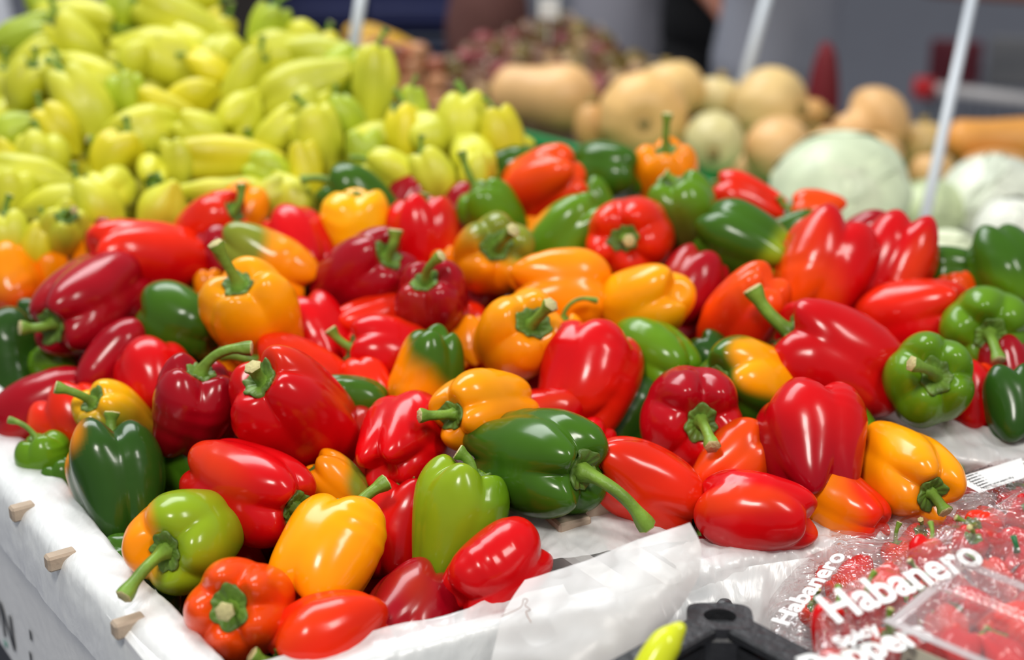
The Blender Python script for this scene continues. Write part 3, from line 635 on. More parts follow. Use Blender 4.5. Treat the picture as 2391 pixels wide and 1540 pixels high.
def bicubic(ctrl, nu, nv):
    C = np.array(ctrl, float); m, n = C.shape[:2]
    def basis(k, cnt):
        t = np.linspace(0, k-1, cnt); i = np.clip(t.astype(int), 0, k-2); f = t-i; B = np.zeros((cnt, k))
        for r in range(cnt):
            a = f[r]; w = [-.5*a+a*a-.5*a**3, 1-2.5*a*a+1.5*a**3, .5*a+2*a*a-1.5*a**3, -.5*a*a+.5*a**3]
            for q in range(4): B[r, min(max(i[r]-1+q, 0), k-1)] += w[q]
        return B
    return np.einsum('ai,ijk,bj->abk', basis(m, nu), C, basis(n, nv))
def sheet(name, ctrl, nu, nv, amp, seed, mat, parent=None, freq=30, ridge=True, edge=0.0):
    P = bicubic(ctrl, nu, nv)
    du = np.gradient(P, axis=0); dv = np.gradient(P, axis=1); N = np.cross(du, dv); N /= np.linalg.norm(N, axis=2)[..., None]+1e-12
    h = Noise(seed, freq, 8)(P); h2 = Noise(seed+1, freq*2.3, 8)(P); h3 = Noise(seed+2, freq*5, 8)(P)
    if ridge: h = 1-np.abs(h)*1.2; h2 = 1-np.abs(h2)
    w = np.ones(P.shape[:2])
    P = P+N*((h*.6+h2*.3+.12*h3)*amp*w)[..., None]
    if edge:
        e = Noise(seed+5, 60, 8)(P)*edge
        P[0] += (P[0]-P[1])/np.linalg.norm(P[0]-P[1], axis=1)[:, None]*e[0][:, None]
    return part(name, P.reshape(-1, 3), grid_faces(nu, nv), mat, parent)
def G(rows): return [[W(*p) for p in r] for r in rows]
C0 = np.array([-.209, .9005])
ZR = .90
def build_counter():
    root = empty('display_counter', (0, 2.0, 0)); tag(root, 'dark market counter hidden under the crates and trays of vegetables', 'counter')
    m = MB(); inv = Matrix.Translation((0, -2.0, 0))
    # top made as a slanted slab outline following the crates
    pts = [(-.24, .90), (1.2, .60), (2.0, 1.9), (1.4, 3.36), (-1.9, 3.36)]
    V = [(*p, .65) for p in pts]+[(*p, .668) for p in pts]; n = 5
    F = [tuple(range(n))[::-1], tuple(range(n, 2*n))]+[(i, (i+1) % n, n+(i+1) % n, n+i) for i in range(n)]
    o = part('top', V, F, M_BOARD, root, False); o.data.transform(inv)
    for x, y in ((-.1, 1.05), (1.1, .8), (1.8, 1.9), (1.2, 3.2), (-1.5, 3.2)):
        o = MB().box((x, y, .325), (.07, .07, .65), bev=.004).build('leg', M_BOARD, root); o.data.transform(inv)
def build_crates():
    # crate 1 (near left)
    L1 = .318
    r1, put1 = crate(C0, U2*L1, V2*.56, .022, .670, ZR, 'white film-wrapped crate at the near left holding the front peppers', tl=.042)
    # pale wooden corner blocks on the left rim
    for (px, py, sx) in ((52, 1186, .022), (142, 1298, .026), (300, 1452, .026)):
        p = onz(px, py, ZR+.004); put1(MB().box((p[0], p[1], ZR+.001), (.013, sx, .014), oriented(V2), .002), 'wood_block', M_WOOD)
    for (px, py) in ((82, 1437), (172, 1545)):
        pass
    r2, put2 = crate(C0+U2*(L1+.062), U2*.40, V2*.56, .022, .670, ZR+.004, 'white crate in the middle, its front rim covered in crumpled film')
    p = onz(1392, 1212, ZR+.01)
    put2(MB().box((p[0], p[1], ZR+.018), (.016, .034, .040), oriented(np.array([-.45, .89])), .002), 'wood_block', M_WOOD)
    p = onz(1325, 1232, ZR+.01)
    put2(MB().box((p[0], p[1], ZR+.016), (.030, .032, .016), oriented(np.array([-.45, .89])), .002), 'wood_block', M_WOOD)
    r3, put3 = crate(C0+U2*(L1+.062+.40+.055)+V2*.05, U2*.42, V2*.55, .022, .670, ZR+.010, 'white crate at the right holding green peppers, mostly behind the clear bags')
    # second row of crates carrying the back of the heap
    for k, lab in enumerate(('white crate deep under the upper left of the bell pepper heap', 'white crate deep under the centre back of the bell pepper heap', 'white crate at the right under the cabbages and the back of the bell pepper heap')):
        crate(C0+V2*(.62+.06*(k == 2))+U2*(.02+.43*k+.04*(k == 2)), U2*(.38 if k < 2 else .80), V2*(.34 if k < 2 else .30), .02, .670, ZR+(.02 if k < 2 else -.035), lab)
    crate(C0+V2*1.02-U2*.12, U2*.95, V2*.62, .02, .670, .91, 'white crate buried under the pale green pepper heap')
    # crate wall printing
    A = W(-6, 1468, 1.0); 
    nrm2 = -np.array([V2[1], -V2[0]])          # outward of the left wall
    outp = C0+np.array([-.819, -.5736])*.0432
    def on_left(px, py, off=.0006):
        r = ray(px, py); n = np.array([-.819, -.5736, 0]); p0 = np.array([*(outp+n[:2]*off), 0]); t = np.dot(p0-CAMP, n)/np.dot(r, n); return CAMP+r*t
    def text(s, mat, size, M4, parent, name='lettering', ext=.0003, off=0, shear=0):
        cu = bpy.data.curves.new('t', 'FONT'); cu.body = s; cu.size = size; cu.extrude = ext; cu.offset = off; cu.shear = shear; cu.align_x = 'LEFT'
        ob = bpy.data.objects.new('t', cu); COL.objects.link(ob); bpy.context.view_layer.update()
        me = bpy.data.meshes.new_from_object(ob.evaluated_get(bpy.context.evaluated_depsgraph_get())); bpy.data.objects.remove(ob)
        me.materials.clear(); me.materials.append(mat); me.transform(M4); o = link(name, me, parent); return o
    globals()['text'] = text
    X = Vector((.5736, -.819, 0)); Y = Vector((0, 0, 1)); Z = X.cross(Y)
    inv = Matrix.Translation((-C0[0], -C0[1], -.670))
    def place(px, py):
        p = on_left(px, py); M = Matrix((( X[0], Y[0], Z[0], p[0]), (X[1], Y[1], Z[1], p[1]), (X[2], Y[2], Z[2], p[2]), (0, 0, 0, 1))); return inv @ M
    text('WN', M_INK, .060, place(-34, 1418), r1)
    text('w', M_TEAL, .016, place(10, 1505), r1)
    text('II', M_INK, .016, place(70, 1490), r1); text('II', M_INK, .016, place(70, 1540), r1)
    # film over the left rim: rows across the rim (inside, top inner, top outer, outside, hanging)
    left = [(( -60, 930), (-60, 1068)), ((10, 993), (10, 1145)), ((110, 1075), (80, 1225)), ((205, 1205), (145, 1300)), ((300, 1320), (225, 1382)), ((415, 1432), (305, 1462)), ((520, 1545), (395, 1548)), ((560, 1590), (440, 1600))]
    rows = [[], [], [], [], [], []]
    for (a, b) in left:
        pa = onz(*a, ZR+.004); pb = onz(*b, ZR+.004); ins = np.array([.819, .5736, 0]); out = -ins
        rows[0].append(pa+ins*.016+np.array([0, 0, -.045])); rows[1].append(pa+ins*.004+np.array([0, 0, -.006])); rows[2].append(pa*.85+pb*.15+np.array([0, 0, .002]))
        rows[3].append(pa*.12+pb*.88+np.array([0, 0, .001])); rows[4].append(pb+out*.006+np.array([0, 0, -.018])); rows[5].append(pb+out*.011+np.array([0, 0, -.052]))
    o = sheet('plastic_film', rows, 60, 240, .0011, 3, M_FILM, freq=70, edge=.004); tag(o, 'thin white plastic film stretched over the left rim of the near crate', 'plastic film')
    # film on the front rim
    zs = lambda px, py, z: tuple(onz(px, py, z))
    F1 = [(440, 1600), (560, 1574), (690, 1541), (900, 1490), (1100, 1437), (1230, 1402), (1330, 1378)]
    rows = [[], [], [], [], []]
    nfr = np.array([-.423, .906, 0])
    for a in F1:
        p = onz(*a, ZR+.004)
        rows[0].append(p+nfr*.012+np.array([0, 0, .000])); rows[1].append(p+nfr*.002+np.array([0, 0, -.004])); rows[2].append(p-nfr*.02+np.array([0, 0, -.004]))
        rows[3].append(p-nfr*.030+np.array([0, 0, -.04])); rows[4].append(p-nfr*.034+np.array([0, 0, -.10]))
    o = sheet('plastic_film', rows, 50, 200, .0020, 9, M_FILM, freq=60, edge=.002); tag(o, 'white plastic film folded over the front rim of the near crate', 'plastic film')
    F2 = [(1560, 1322), (1650, 1303), (1760, 1282), (1860, 1266), (1960, 1248), (2060, 1215), (2200, 1180)]
    rows = [[], [], [], [], []]
    for a in F2:
        p = onz(*a, ZR+.006)
        rows[0].append(p+nfr*.02+np.array([0, 0, .004])); rows[1].append(p+nfr*.004+np.array([0, 0, .004])); rows[2].append(p-nfr*.02+np.array([0, 0, .001]))
        rows[3].append(p-nfr*.032+np.array([0, 0, -.04])); rows[4].append(p-nfr*.036+np.array([0, 0, -.11]))
    o = sheet('plastic_film', rows, 50, 200, .0030, 19, M_FILM, freq=70, edge=.005); tag(o, 'crumpled film with a pinkish edge over the front rim of the middle crate', 'plastic film')
    # film over the divider between crates 1 and 2
    rows = [[onz(1255, 1312, ZR-.0), onz(1165, 1195, ZR+.01), onz(1080, 1090, ZR+.012), onz(985, 990, ZR-.01), onz(930, 900, ZR-.03)],
            [onz(1300, 1306, ZR+.012), onz(1240, 1200, ZR+.016), onz(1150, 1090, ZR+.03), onz(1055, 985, ZR+.025), onz(1000, 890, ZR)],
            [onz(1400, 1292, ZR+.014), onz(1370, 1190, ZR+.018), onz(1250, 1080, ZR+.03), onz(1140, 970, ZR+.025), onz(1080, 880, ZR)],
            [onz(1560, 1268, ZR+.012), onz(1490, 1185, ZR+.012), onz(1360, 1080, ZR+.01), onz(1240, 960, ZR+.0), onz(1160, 870, ZR-.02)],
            [onz(1610, 1262, ZR+.0), onz(1540, 1180, ZR-.01), onz(1400, 1080, ZR-.02), onz(1300, 950, ZR-.02), onz(1230, 860, ZR-.04)]]
    o = sheet('plastic_film', rows, 120, 160, .0022, 29, M_FILM, freq=42); tag(o, 'glossy white film over the divider under the big dark green pepper', 'plastic film')
    # film over the right divider
    rows = [[onz(1830, 860, .90), onz(2000, 905, .93), onz(2160, 965, .935), onz(2300, 1000, .935), onz(2480, 1040, .935)],
            [onz(1850, 930, .92), onz(2010, 960, .925), onz(2170, 1010, .93), onz(2310, 1035, .93), onz(2480, 1070, .93)],
            [onz(1880, 1020, .90), onz(2040, 1040, .91), onz(2200, 1070, .92), onz(2330, 1090, .92), onz(2480, 1110, .92)],
            [onz(1900, 1100, .84), onz(2050, 1120, .86), onz(2230, 1130, .88), onz(2360, 1150, .88), onz(2480, 1170, .88)]]
    o = sheet('plastic_film', rows, 90, 160, .003, 39, M_FILM, freq=45); tag(o, 'white film draped over the right divider behind the orange-yellow pepper', 'plastic film')
    # the upright translucent flap
    rows = G([[(1225, 1352, 1.135), (1330, 1318, 1.135), (1450, 1278, 1.13), (1550, 1243, 1.125), (1612, 1220, 1.12)],
              [(1195, 1400, 1.115), (1320, 1370, 1.105), (1450, 1335, 1.10), (1560, 1300, 1.10), (1634, 1275, 1.11)],
              [(1172, 1450, 1.10), (1300, 1430, 1.08), (1430, 1405, 1.075), (1550, 1370, 1.08), (1630, 1338, 1.10)],
              [(1158, 1500, 1.09), (1280, 1490, 1.07), (1400, 1480, 1.06), (1510, 1450, 1.07), (1592, 1410, 1.09)],
              [(1146, 1555, 1.08), (1260, 1550, 1.06), (1370, 1550, 1.05), (1450, 1545, 1.06), (1500, 1520, 1.08)],
              [(1140, 1640, 1.08), (1250, 1640, 1.06), (1340, 1640, 1.05), (1400, 1630, 1.06), (1440, 1600, 1.08)]])
    o = sheet('film_flap', rows, 140, 140, .0026, 49, M_FLAP, freq=28); tag(o, 'big frosted plastic flap standing up over the front rim, corner pointing right', 'plastic film')
    # loose film below the flap and against the crate fronts
    rows = G([[(650, 1585, 1.10), (900, 1530, 1.12), (1150, 1470, 1.15), (1400, 1400, 1.17), (1640, 1345, 1.19), (1900, 1300, 1.21)],
              [(640, 1640, 1.06), (900, 1590, 1.09), (1150, 1530, 1.12), (1400, 1460, 1.15), (1640, 1420, 1.17), (1900, 1380, 1.20)],
              [(640, 1700, 1.05), (900, 1680, 1.08), (1150, 1640, 1.11), (1400, 1600, 1.14), (1640, 1570, 1.16), (1900, 1520, 1.19)]])
    o = sheet('plastic_film', rows, 60, 220, .004, 59, M_FILM, freq=34); tag(o, 'loose white plastic film hanging down in front of the crates', 'plastic film')
    # stray thread lying on the flap
    pts = G([[(1170, 1436, 1.095), (1215, 1415, 1.098), (1222, 1396, 1.098), (1232, 1398, 1.098), (1226, 1410, 1.098), (1238, 1420, 1.098), (1228, 1426, 1.097), (1240, 1450, 1.088)]])[0]
    P = bicubic([pts, pts], 2, 60)[0]-FWD*.004
    o = MB().tube(P, .0003, 5).build('thread', simple('brown_thread', srgb(150, 110, 90), .8)); tag(o, 'thin brown hair-like thread lying on the frosted flap', 'thread')

# ---------------------------------------------------------------- black crate, chili, bags, clamshells
def build_black_crate():
    root = empty('plastic_crate', (0, 0, 0)); tag(root, 'black plastic crate corner with a round stacking hole below the flap', 'crate')
    zt = .925
    c = onz(1680, 1436, zt)[:2]; a = onz(1400, 1590, zt)[:2]; b = onz(1972, 1590, zt)[:2]
    da = (a-c)/np.linalg.norm(a-c); db = (b-c)/np.linalg.norm(b-c)
    root.location = (c[0], c[1], .670); inv = Matrix.Translation((-c[0], -c[1], -.670))
    def put(mb, nm): o = mb.build(nm, M_BLACK, root); o.data.transform(inv); return o
    n = da+db; n /= np.linalg.norm(n)      # towards the inside (viewer)
    w = .030
    for d, L in ((da, .30), (db, .38)):
        nn = np.array([-d[1], d[0]]); nn *= np.sign(np.dot(nn, n)+1e-9)*-1
        s = c+d*.018; e = c+d*L
        # rail along the top and along the bottom, upright slats between them
        mid = (s+e)/2; M = oriented(d)
        put(MB().box((mid[0], mid[1], zt-.0027), (np.linalg.norm(e-s), .026, .009), M, .002), 'top_rail')
        put(MB().box((mid[0], mid[1], zt-.030), (np.linalg.norm(e-s), .005, .018), M, .001), 'lip')
        put(MB().box((mid[0], mid[1], .80), (np.linalg.norm(e-s), .012, .03), M, .002), 'bottom_rail')
        for k in range(1, 7):
            p = s+(e-s)*k/6.5; put(MB().box((p[0], p[1], (zt+.80)/2-.01), (.012, .008, zt-.80-.02), M, .001), 'slat')
        # diagonal brace from post to rail
        p1 = c+d*.010+n*.008; p2 = c+d*.085+n*.004; 
        q = MB(); h = .004; nv = np.array([-d[1], d[0]])*h
        V = [(*(p1+nv), zt-.012), (*(p2+nv), zt-.012), (*(p1+nv), zt-.075), (*(p1-nv), zt-.012), (*(p2-nv), zt-.012), (*(p1-nv), zt-.075)]
        q.add(V, [(0, 1, 2), (5, 4, 3), (0, 3, 4, 1), (1, 4, 5, 2), (2, 5, 3, 0)]); put(q, 'gusset')
    # corner post: chamfered body with a real hole in its cap
    tdir = np.array([-n[1], n[0]])
    N = 28; cc = c+n*.004
    Vt = []; 
    out2 = []
    for k in range(N):
        t = 2*PI*k/N; x, y = math.cos(t), math.sin(t); sx = .025*np.sign(x)*abs(x)**.5; sy = .019*np.sign(y)*abs(y)**.5; out2.append(cc+tdir*sx+n*sy)
    hole = [cc+tdir*.0125*math.cos(2*PI*k/N)+n*.0105*math.sin(2*PI*k/N) for k in range(N)]
    V = [(*p, zt+.002) for p in out2]+[(*p, zt+.002) for p in hole]+[(*p, zt-.03) for p in hole]+[(*p, zt-.006) for p in out2]
    F = [(k, (k+1) % N, N+(k+1) % N, N+k) for k in range(N)]+[(N+k, N+(k+1) % N, 2*N+(k+1) % N, 2*N+k) for k in range(N)]+[(3*N+k, 3*N+(k+1) % N, (k+1) % N, k) for k in range(N)]+[tuple(2*N+k for k in range(N))]
    o = part('corner_cap', V, F, M_BLACK, root, False); o.data.transform(inv)
    put(MB().box((*(cc+n*.006), (zt-.005+.670)/2), (.052, .030, zt-.005-.670), np.stack([np.array([*tdir, 0]), np.array([*n, 0]), [0, 0, 1.]], 1), .003), 'corner_post')
    # dark knob behind the post
    p = W(1692, 1418, 1.165)
    o = MB().tube([p-np.array([0, 0, .05]), p, p+np.array([0, 0, .006])], [.009, .009, .005], 14).build('peg', M_BLACK, root, True); o.data.transform(inv)
    # yellow-green chili
    pts = [W(1500, 1600, .985), W(1530, 1540, .99), W(1556, 1500, .995), W(1578, 1475, 1.0), W(1598, 1456, 1.0)]
    P = bicubic([pts, pts], 2, 24)[0]; t = np.linspace(0, 1, 24); rad = np.interp(t, [0, .15, .5, .8, .95, 1], [.010, .0125, .0115, .0065, .0035, .0012])
    V, F = tube_vf(P, rad, 18); cr = empty('chili_pepper', P[0]); tag(cr, 'slim yellow-green chili pepper pointing up in front of the black crate', 'chili')
    V = np.array(V); me = mkmesh('body', V-P[0], F, M_SKIN); setcol(me, np.tile((.62, .68, .02), (len(V), 1))); link('body', me, cr)
    st = [P[0]-np.array([.0, 0, .0]), P[0]+(P[0]-P[3])*.25, P[0]+(P[0]-P[3])*.5+np.array([0, 0, -.004])]
    V, F = tube_vf(st, [.006, .0028, .003], 10); V = np.array(V); me = mkmesh('stem', V-P[0], F, M_STEM); setcol(me, np.tile((.17, .3, .04), (len(V), 1))); link('stem', me, cr)

def chili_obj(pos, axis, d, ratio, seed, label, group, col='R'):
    return make_pepper('small_red_pepper', pos, axis, d, ratio, seed, (col, None, 0, 0, 0), 4, .75, (.55, 35, seed*40 % 360, .2), label, group, hi=0, gd=.2, tip=.35)
def quad_frame(p00, p10, p01):
    X = Vector(p10)-Vector(p00); X.normalize(); Y = Vector(p01)-Vector(p00); Y -= X*Y.dot(X); Y.normalize(); Z = X.cross(Y)
    return X, Y, Z
def M4(X, Y, Z, p): return Matrix(((X[0], Y[0], Z[0], p[0]), (X[1], Y[1], Z[1], p[1]), (X[2], Y[2], Z[2], p[2]), (0, 0, 0, 1)))
def bag(name, rows, thick, seed, label, texts, group='clear bags of small red peppers'):
    """pillow bag: the front skin follows rows, the back skin lies thick below"""
    P = bicubic(rows, 70, 110); o0 = P.mean((0, 1)); root = empty(name, o0); tag(root, label, 'bag', group)
    du = np.gradient(P, axis=0); dv = np.gradient(P, axis=1); N = np.cross(dv, du); N /= np.linalg.norm(N, axis=2)[..., None]
    if (N @ (CAMP-o0)).mean() < 0: N = -N
    u = np.linspace(-1, 1, 70)[:, None]; v = np.linspace(-1, 1, 110)[None, :]
    pil = (np.clip(1-np.abs(u)**3, 0, 1)*np.clip(1-np.abs(v)**5, 0, 1))**.6
    h = Noise(seed, 45, 8)(P); h = 1-np.abs(h); h2 = 1-np.abs(Noise(seed+1, 130, 8)(P))
    top = P+N*((pil*thick*.45)+h*.004+h2*.0016)[..., None]; bot = P-N*(pil*thick*.5)[..., None]
    part('front_skin', (top-o0).reshape(-1, 3), grid_faces(70, 110), M_CLEAR, root)
    part('back_skin', (bot-o0).reshape(-1, 3), grid_faces(70, 110)[::-1], M_CLEAR, root)
    for (s, size, pxy, pxy2, pxy3, shear, bold, mat) in texts:
        me_o = text(s, mat, size, Matrix.Identity(4), root, off=bold, shear=shear)
        a, b, c = [W(q_[0], q_[1], q_[2]-.024) for q_ in (pxy, pxy2, pxy3)]; X, Y, Z = quad_frame(a, b, c)
        me_o.data.transform(Matrix.Translation(tuple(-o0)) @ M4(X, Y, Z, a))
    return root, P, N
def build_bags():
    # back bag (behind), front bag (with the big lettering)
    rows = G([[(1800, 1400, 1.20), (1950, 1240, 1.27), (2120, 1165, 1.33), (2300, 1085, 1.38), (2450, 1015, 1.42)],
              [(1800, 1470, 1.15), (1990, 1330, 1.21), (2170, 1240, 1.26), (2330, 1170, 1.30), (2480, 1110, 1.34)],
              [(1830, 1560, 1.10), (2020, 1450, 1.14), (2200, 1350, 1.19), (2380, 1280, 1.23), (2520, 1220, 1.26)]])
    b1, P1, N1 = bag('pepper_bag', rows, .035, 5, 'clear crinkled bag with a white sticker lying against the orange-yellow pepper',
        [('Habanero', .025, (1838, 1462, 1.12), (1985, 1285, 1.19), (1805, 1420, 1.15), .2, .0006, M_WHITE)])
    # sticker
    a, b, c, d = [W(*p) for p in ((2225, 1118, 1.295), (2385, 1068, 1.33), (2400, 1112, 1.31), (2288, 1150, 1.28))]
    o1 = np.array(b1.location)
    lab = part('sticker', [p-o1 for p in (a, b, c, d)], [(3, 2, 1, 0)], simple('paper_label', (.85, .86, .86), .6), b1, False)
    X, Y, Z = quad_frame(d, c, a)
    for k in range(7):
        t_ = k/7; p = (np.array(a)*(1-t_)+np.array(d)*t_)*.9+.1*((np.array(b)*(1-t_)+np.array(c)*t_))
        o = text('Ingredients: red hot peppers 100 g ', M_INK, .0030, Matrix.Identity(4), lab, name='lettering', ext=.0001); p = p+np.array(Z)*.0008
        o.data.transform(Matrix.Translation(tuple(-o1)) @ M4(X, Y, Z, p))
    rows = G([[(1905, 1420, 1.06), (2060, 1330, 1.10), (2220, 1240, 1.14), (2380, 1160, 1.17), (2520, 1110, 1.19)],
              [(1900, 1510, 1.02), (2070, 1430, 1.06), (2240, 1340, 1.09), (2400, 1270, 1.12), (2530, 1230, 1.14)],
              [(1880, 1620, .99), (2080, 1560, 1.01), (2260, 1480, 1.04), (2410, 1420, 1.06), (2530, 1380, 1.08)]])
    b2, P2, N2 = bag('pepper_bag', rows, .03, 15, 'clear bag printed with large white lettering at the lower right',
        [('Habanero', .0400, (1950, 1455, 1.028), (2325, 1300, 1.115), (1925, 1400, 1.05), .15, .0010, M_WHITE),
         ('Spicy', .019, (1962, 1512, 1.000), (2120, 1447, 1.032), (1946, 1474, 1.022), .25, .0005, M_WHITE),
         ('Peppers', .036, (1905, 1586, .965), (2240, 1469, 1.04), (1889, 1534, .99), .15, .0010, M_WHITE)])
    # red chili emblem printed beside the lettering
    o2 = np.array(b2.location)
    E = [W(2345, 1345, 1.095), W(2362, 1310, 1.10), W(2400, 1290, 1.105), W(2440, 1290, 1.11)]; Pe = bicubic([E, E], 2, 16)[0]-o2
    V, F = tube_vf(Pe, np.interp(np.linspace(0, 1, 16), [0, .4, .85, 1], [.001, .006, .011, .004]), 10)
    nn = np.array(N2.mean((0, 1))); ctr = np.repeat(Pe, 10, 0); V = np.array(V); dvec = V-ctr; V = ctr+dvec-(dvec @ nn)[:, None]*nn*.9
    eo = part('emblem', V, F, simple('red_ink', srgb(200, 20, 30), .5), b2)
    E = [W(2375, 1290, 1.10), W(2372, 1270, 1.10), W(2366, 1250, 1.10)]; Pe = np.array(E)-o2
    MB().tube(Pe, [.003, .002, .0025], 8).build('emblem_stem', simple('green_ink', srgb(20, 110, 60), .5), b2, True)
    R = random.Random(3); q = 0
    for P, N, nm, step, xs in ((P1, N1, 'sticker bag', .028, 'in the bag with the white sticker'), (P2, N2, 'lettered bag', .028, 'in the bag with the large white lettering')):
        pts = []
        for t in range(900):
            i, j = R.randint(6, 63), R.randint(8, 101); p = P[i, j]-N[i, j]*.008
            if nm == 'sticker bag' and j < 16: continue
            if all(np.linalg.norm(p-k) > step for k in pts):
                pts.append(p)
        for p in pts:
            ax = np.array(cdir(R.uniform(0, 360), R.uniform(-30, 50)))
            if q < 6:
                o = chili_obj(p, ax, .033, 1.15, 7000+q, '', '', R.choice(['R', 'R', 'RO'])); globals().setdefault('CH', []).append(o)
            else:
                o = copy_tree(R.choice(CH)); o.location = p; o.rotation_euler = frame_from(ax, R.uniform(0, 6)).to_euler()
            tag(o, 'small glossy red pepper with a green stem %s' % xs, 'pepper', 'small red peppers %s' % xs); q += 1
def build_clamshell():
    # clear punnet with ribbed lid, tilted on top of the bags
    def punnet(a, b, c, h, label, seed, divider=True):
        a, b, c = W(*a), W(*b), W(*c); X, Y, Z = quad_frame(a, b, c); w = np.linalg.norm(np.array(b)-a); l = abs((Vector(c)-Vector(a)).dot(Y))
        if Z.dot(Vector(CAMP)-Vector(a)) < 0: Z = -Z
        root = bpy.data.objects.new('clear_punnet', None); COL.objects.link(root); root.matrix_world = M4(X, Y, Z, a); tag(root, label, 'container', 'clear punnets of small red peppers')
        # lid with ribs: cross section ripple along X
        nx, ny = 150, 40; Vt = []
        for i in range(ny):
            for j in range(nx):
                x = w*j/(nx-1); y = l*i/(ny-1); e = min(x, w-x, y, l-y); z = .010*float(sstep(0, .012, e))
                if .012 < min(x, w-x) : z += .0007*math.sin(x*2*PI/.0056)*float(sstep(.012, .016, e))
                if divider and abs(y-l*.5) < .006: z -= .006*(1-abs(y-l*.5)/.006)
                Vt.append((x, y, z))
        part('lid', Vt, grid_faces(ny, nx), M_CLAM, root)
        m = MB()
        # flange
        for (cx, cy, sx, sy) in ((w/2, 0, w+.012, .008), (w/2, l, w+.012, .008), (0, l/2, .008, l), (w, l/2, .008, l)): m.box((cx, cy, -.001), (sx, sy, .0016), None, .0006)
        m.build('flange', M_FLANGE, root)
        # tub with ribbed walls
        for (p, q) in (((0, 0), (w, 0)), ((w, 0), (w, l)), ((w, l), (0, l)), ((0, l), (0, 0))):
            p, q = np.array(p), np.array(q); L = np.linalg.norm(q-p); d = (q-p)/L; nrm = np.array([d[1], -d[0]]); n = int(L/.0015); Vt = []
            for r in range(4):
                zz = -h*r/3
                for k in range(n+1):
                    off = -.004*r/3+.0009*math.sin(k*1.2); xy = p+d*L*k/n+nrm*(off-.001); Vt.append((xy[0], xy[1], zz))
            part('tub_wall', Vt, grid_faces(4, n+1), M_CLAM, root)
        MB().box((w/2, l/2, -h), (w-.008, l-.008, .001)).build('tub_base', M_CLAM, root)
        # price label with barcode on the near wall
        pb = simple('cream_label', srgb(226, 220, 196), .6)
        lb = MB().box((w*.42, -.0045, -h*.55), (w*.62, .0006, h*.7)).build('label', pb, root)
        R = random.Random(seed); x = w*.16
        mb = MB()
        while x < w*.46:
            t = R.choice([.0006, .001, .0016]); mb.box((x, -.0052, -h*.62), (t, .0003, h*.42)); x += t+R.choice([.0007, .0012])
        mb.build('barcode', M_INK, lb)
        R = random.Random(seed+1); Mw = M4(X, Y, Z, a)
        pts = []
        for t in range(400):
            p = Vector((R.uniform(.018, w-.018), R.uniform(.016, l-.016), R.uniform(-h+.018, -.010)))
            if all((p-k).length > .027 for k in pts): pts.append(p)
        for p in pts:
            o = copy_tree(R.choice(CH)); o.location = Mw @ p; o.rotation_euler = (R.uniform(0, 6), R.uniform(0, 6), R.uniform(0, 6))
            tag(o, 'small red pepper packed inside the %s' % ('nearer clear punnet' if seed == 1 else 'farther clear punnet'), 'pepper', 'small red peppers inside the %s' % ('nearer punnet' if seed == 1 else 'farther punnet'))
        return root
    punnet((2085, 1450, 1.01), (2425, 1596, .945), (2410, 1375, 1.055), .05, 'clear ribbed punnet of small red peppers with a barcode label at the lower right corner', 1)

# ---------------------------------------------------------------- squashes, cabbages, tray, rods
def squash(pos, axis, R1, R2, L, seed, label, col, ribs=0, rib=.03):
    """butternut: bulb radius R1 at the blossom end (-Z), neck radius R2, length L; +Z is the stem"""
    nu, nv = 40, 40; t = np.linspace(0, 1, nu); rs = np.random.RandomState(seed)
    if R2 > 0:
        z = -L/2+L*(.5-.5*np.cos(PI*t)); zb = -L/2+R1; zt = L/2-R2*.8
        r = np.where(z < zb, R1*np.sqrt(np.clip(1-((zb-z)/R1)**2, 0, 1)), np.where(z > zt, R2*np.sqrt(np.clip(1-((z-zt)/(R2*.8))**2, 0, 1)), R2+(R1-R2)*(1-sstep(zb, zb+(zt-zb)*.7, z))))
    else:
        z = L/2*-np.cos(PI*t); r = R1*np.sin(PI*t)**.85; z = z-.12*R1*np.exp(-(r/(.28*R1))**2)*np.sign(z)
    ph = np.linspace(0, 2*PI, nv, endpoint=False); V = []
    for k in range(nu):
        rr = r[k]*(1+(rib*np.abs(np.cos(ribs*ph/2)) if ribs else 0)); V.append(np.stack([rr*np.cos(ph), rr*np.sin(ph), np.full(nv, z[k])], -1))
    V = np.concatenate(V); V *= (1+.025*Noise(seed, 14)(V))[:, None]
    root = empty('squash', pos, frame_from(axis, rs.uniform(0, 6)).to_euler()); tag(root, label, 'squash', 'squashes on the green tray')
    me = mkmesh('body', V, [f[::-1] for f in grid_faces(nu, nv, True)]+[tuple(range(nv)), tuple((nu-1)*nv+k for k in range(nv))[::-1]], M_SQUASH)
    C = np.tile(np.array(col), (len(V), 1))*(1+.07*Noise(seed+4, 25)(V))[:, None]; setcol(me, np.clip(C, 0, 1)); link('body', me, root)
    zt = z[-1] if R2 > 0 else z[-1]
    o = MB().tube([(0, 0, zt-.006), (0, 0, zt+.006), (.002, 0, zt+.014)], [.012, .009, .010], 10).build('stem', simple('squash_stem', srgb(150, 128, 70), .7) if 'sqs' not in globals() else sqs, root, True)
    globals()['sqs'] = o.data.materials[0]
    o = MB().tube([(0, 0, z[0]+.003), (0, 0, z[0]-.004)], [.014, .009], 12).build('blossom_scar', globals().setdefault('scm', simple('scar', srgb(170, 128, 30), .8)), root, True)
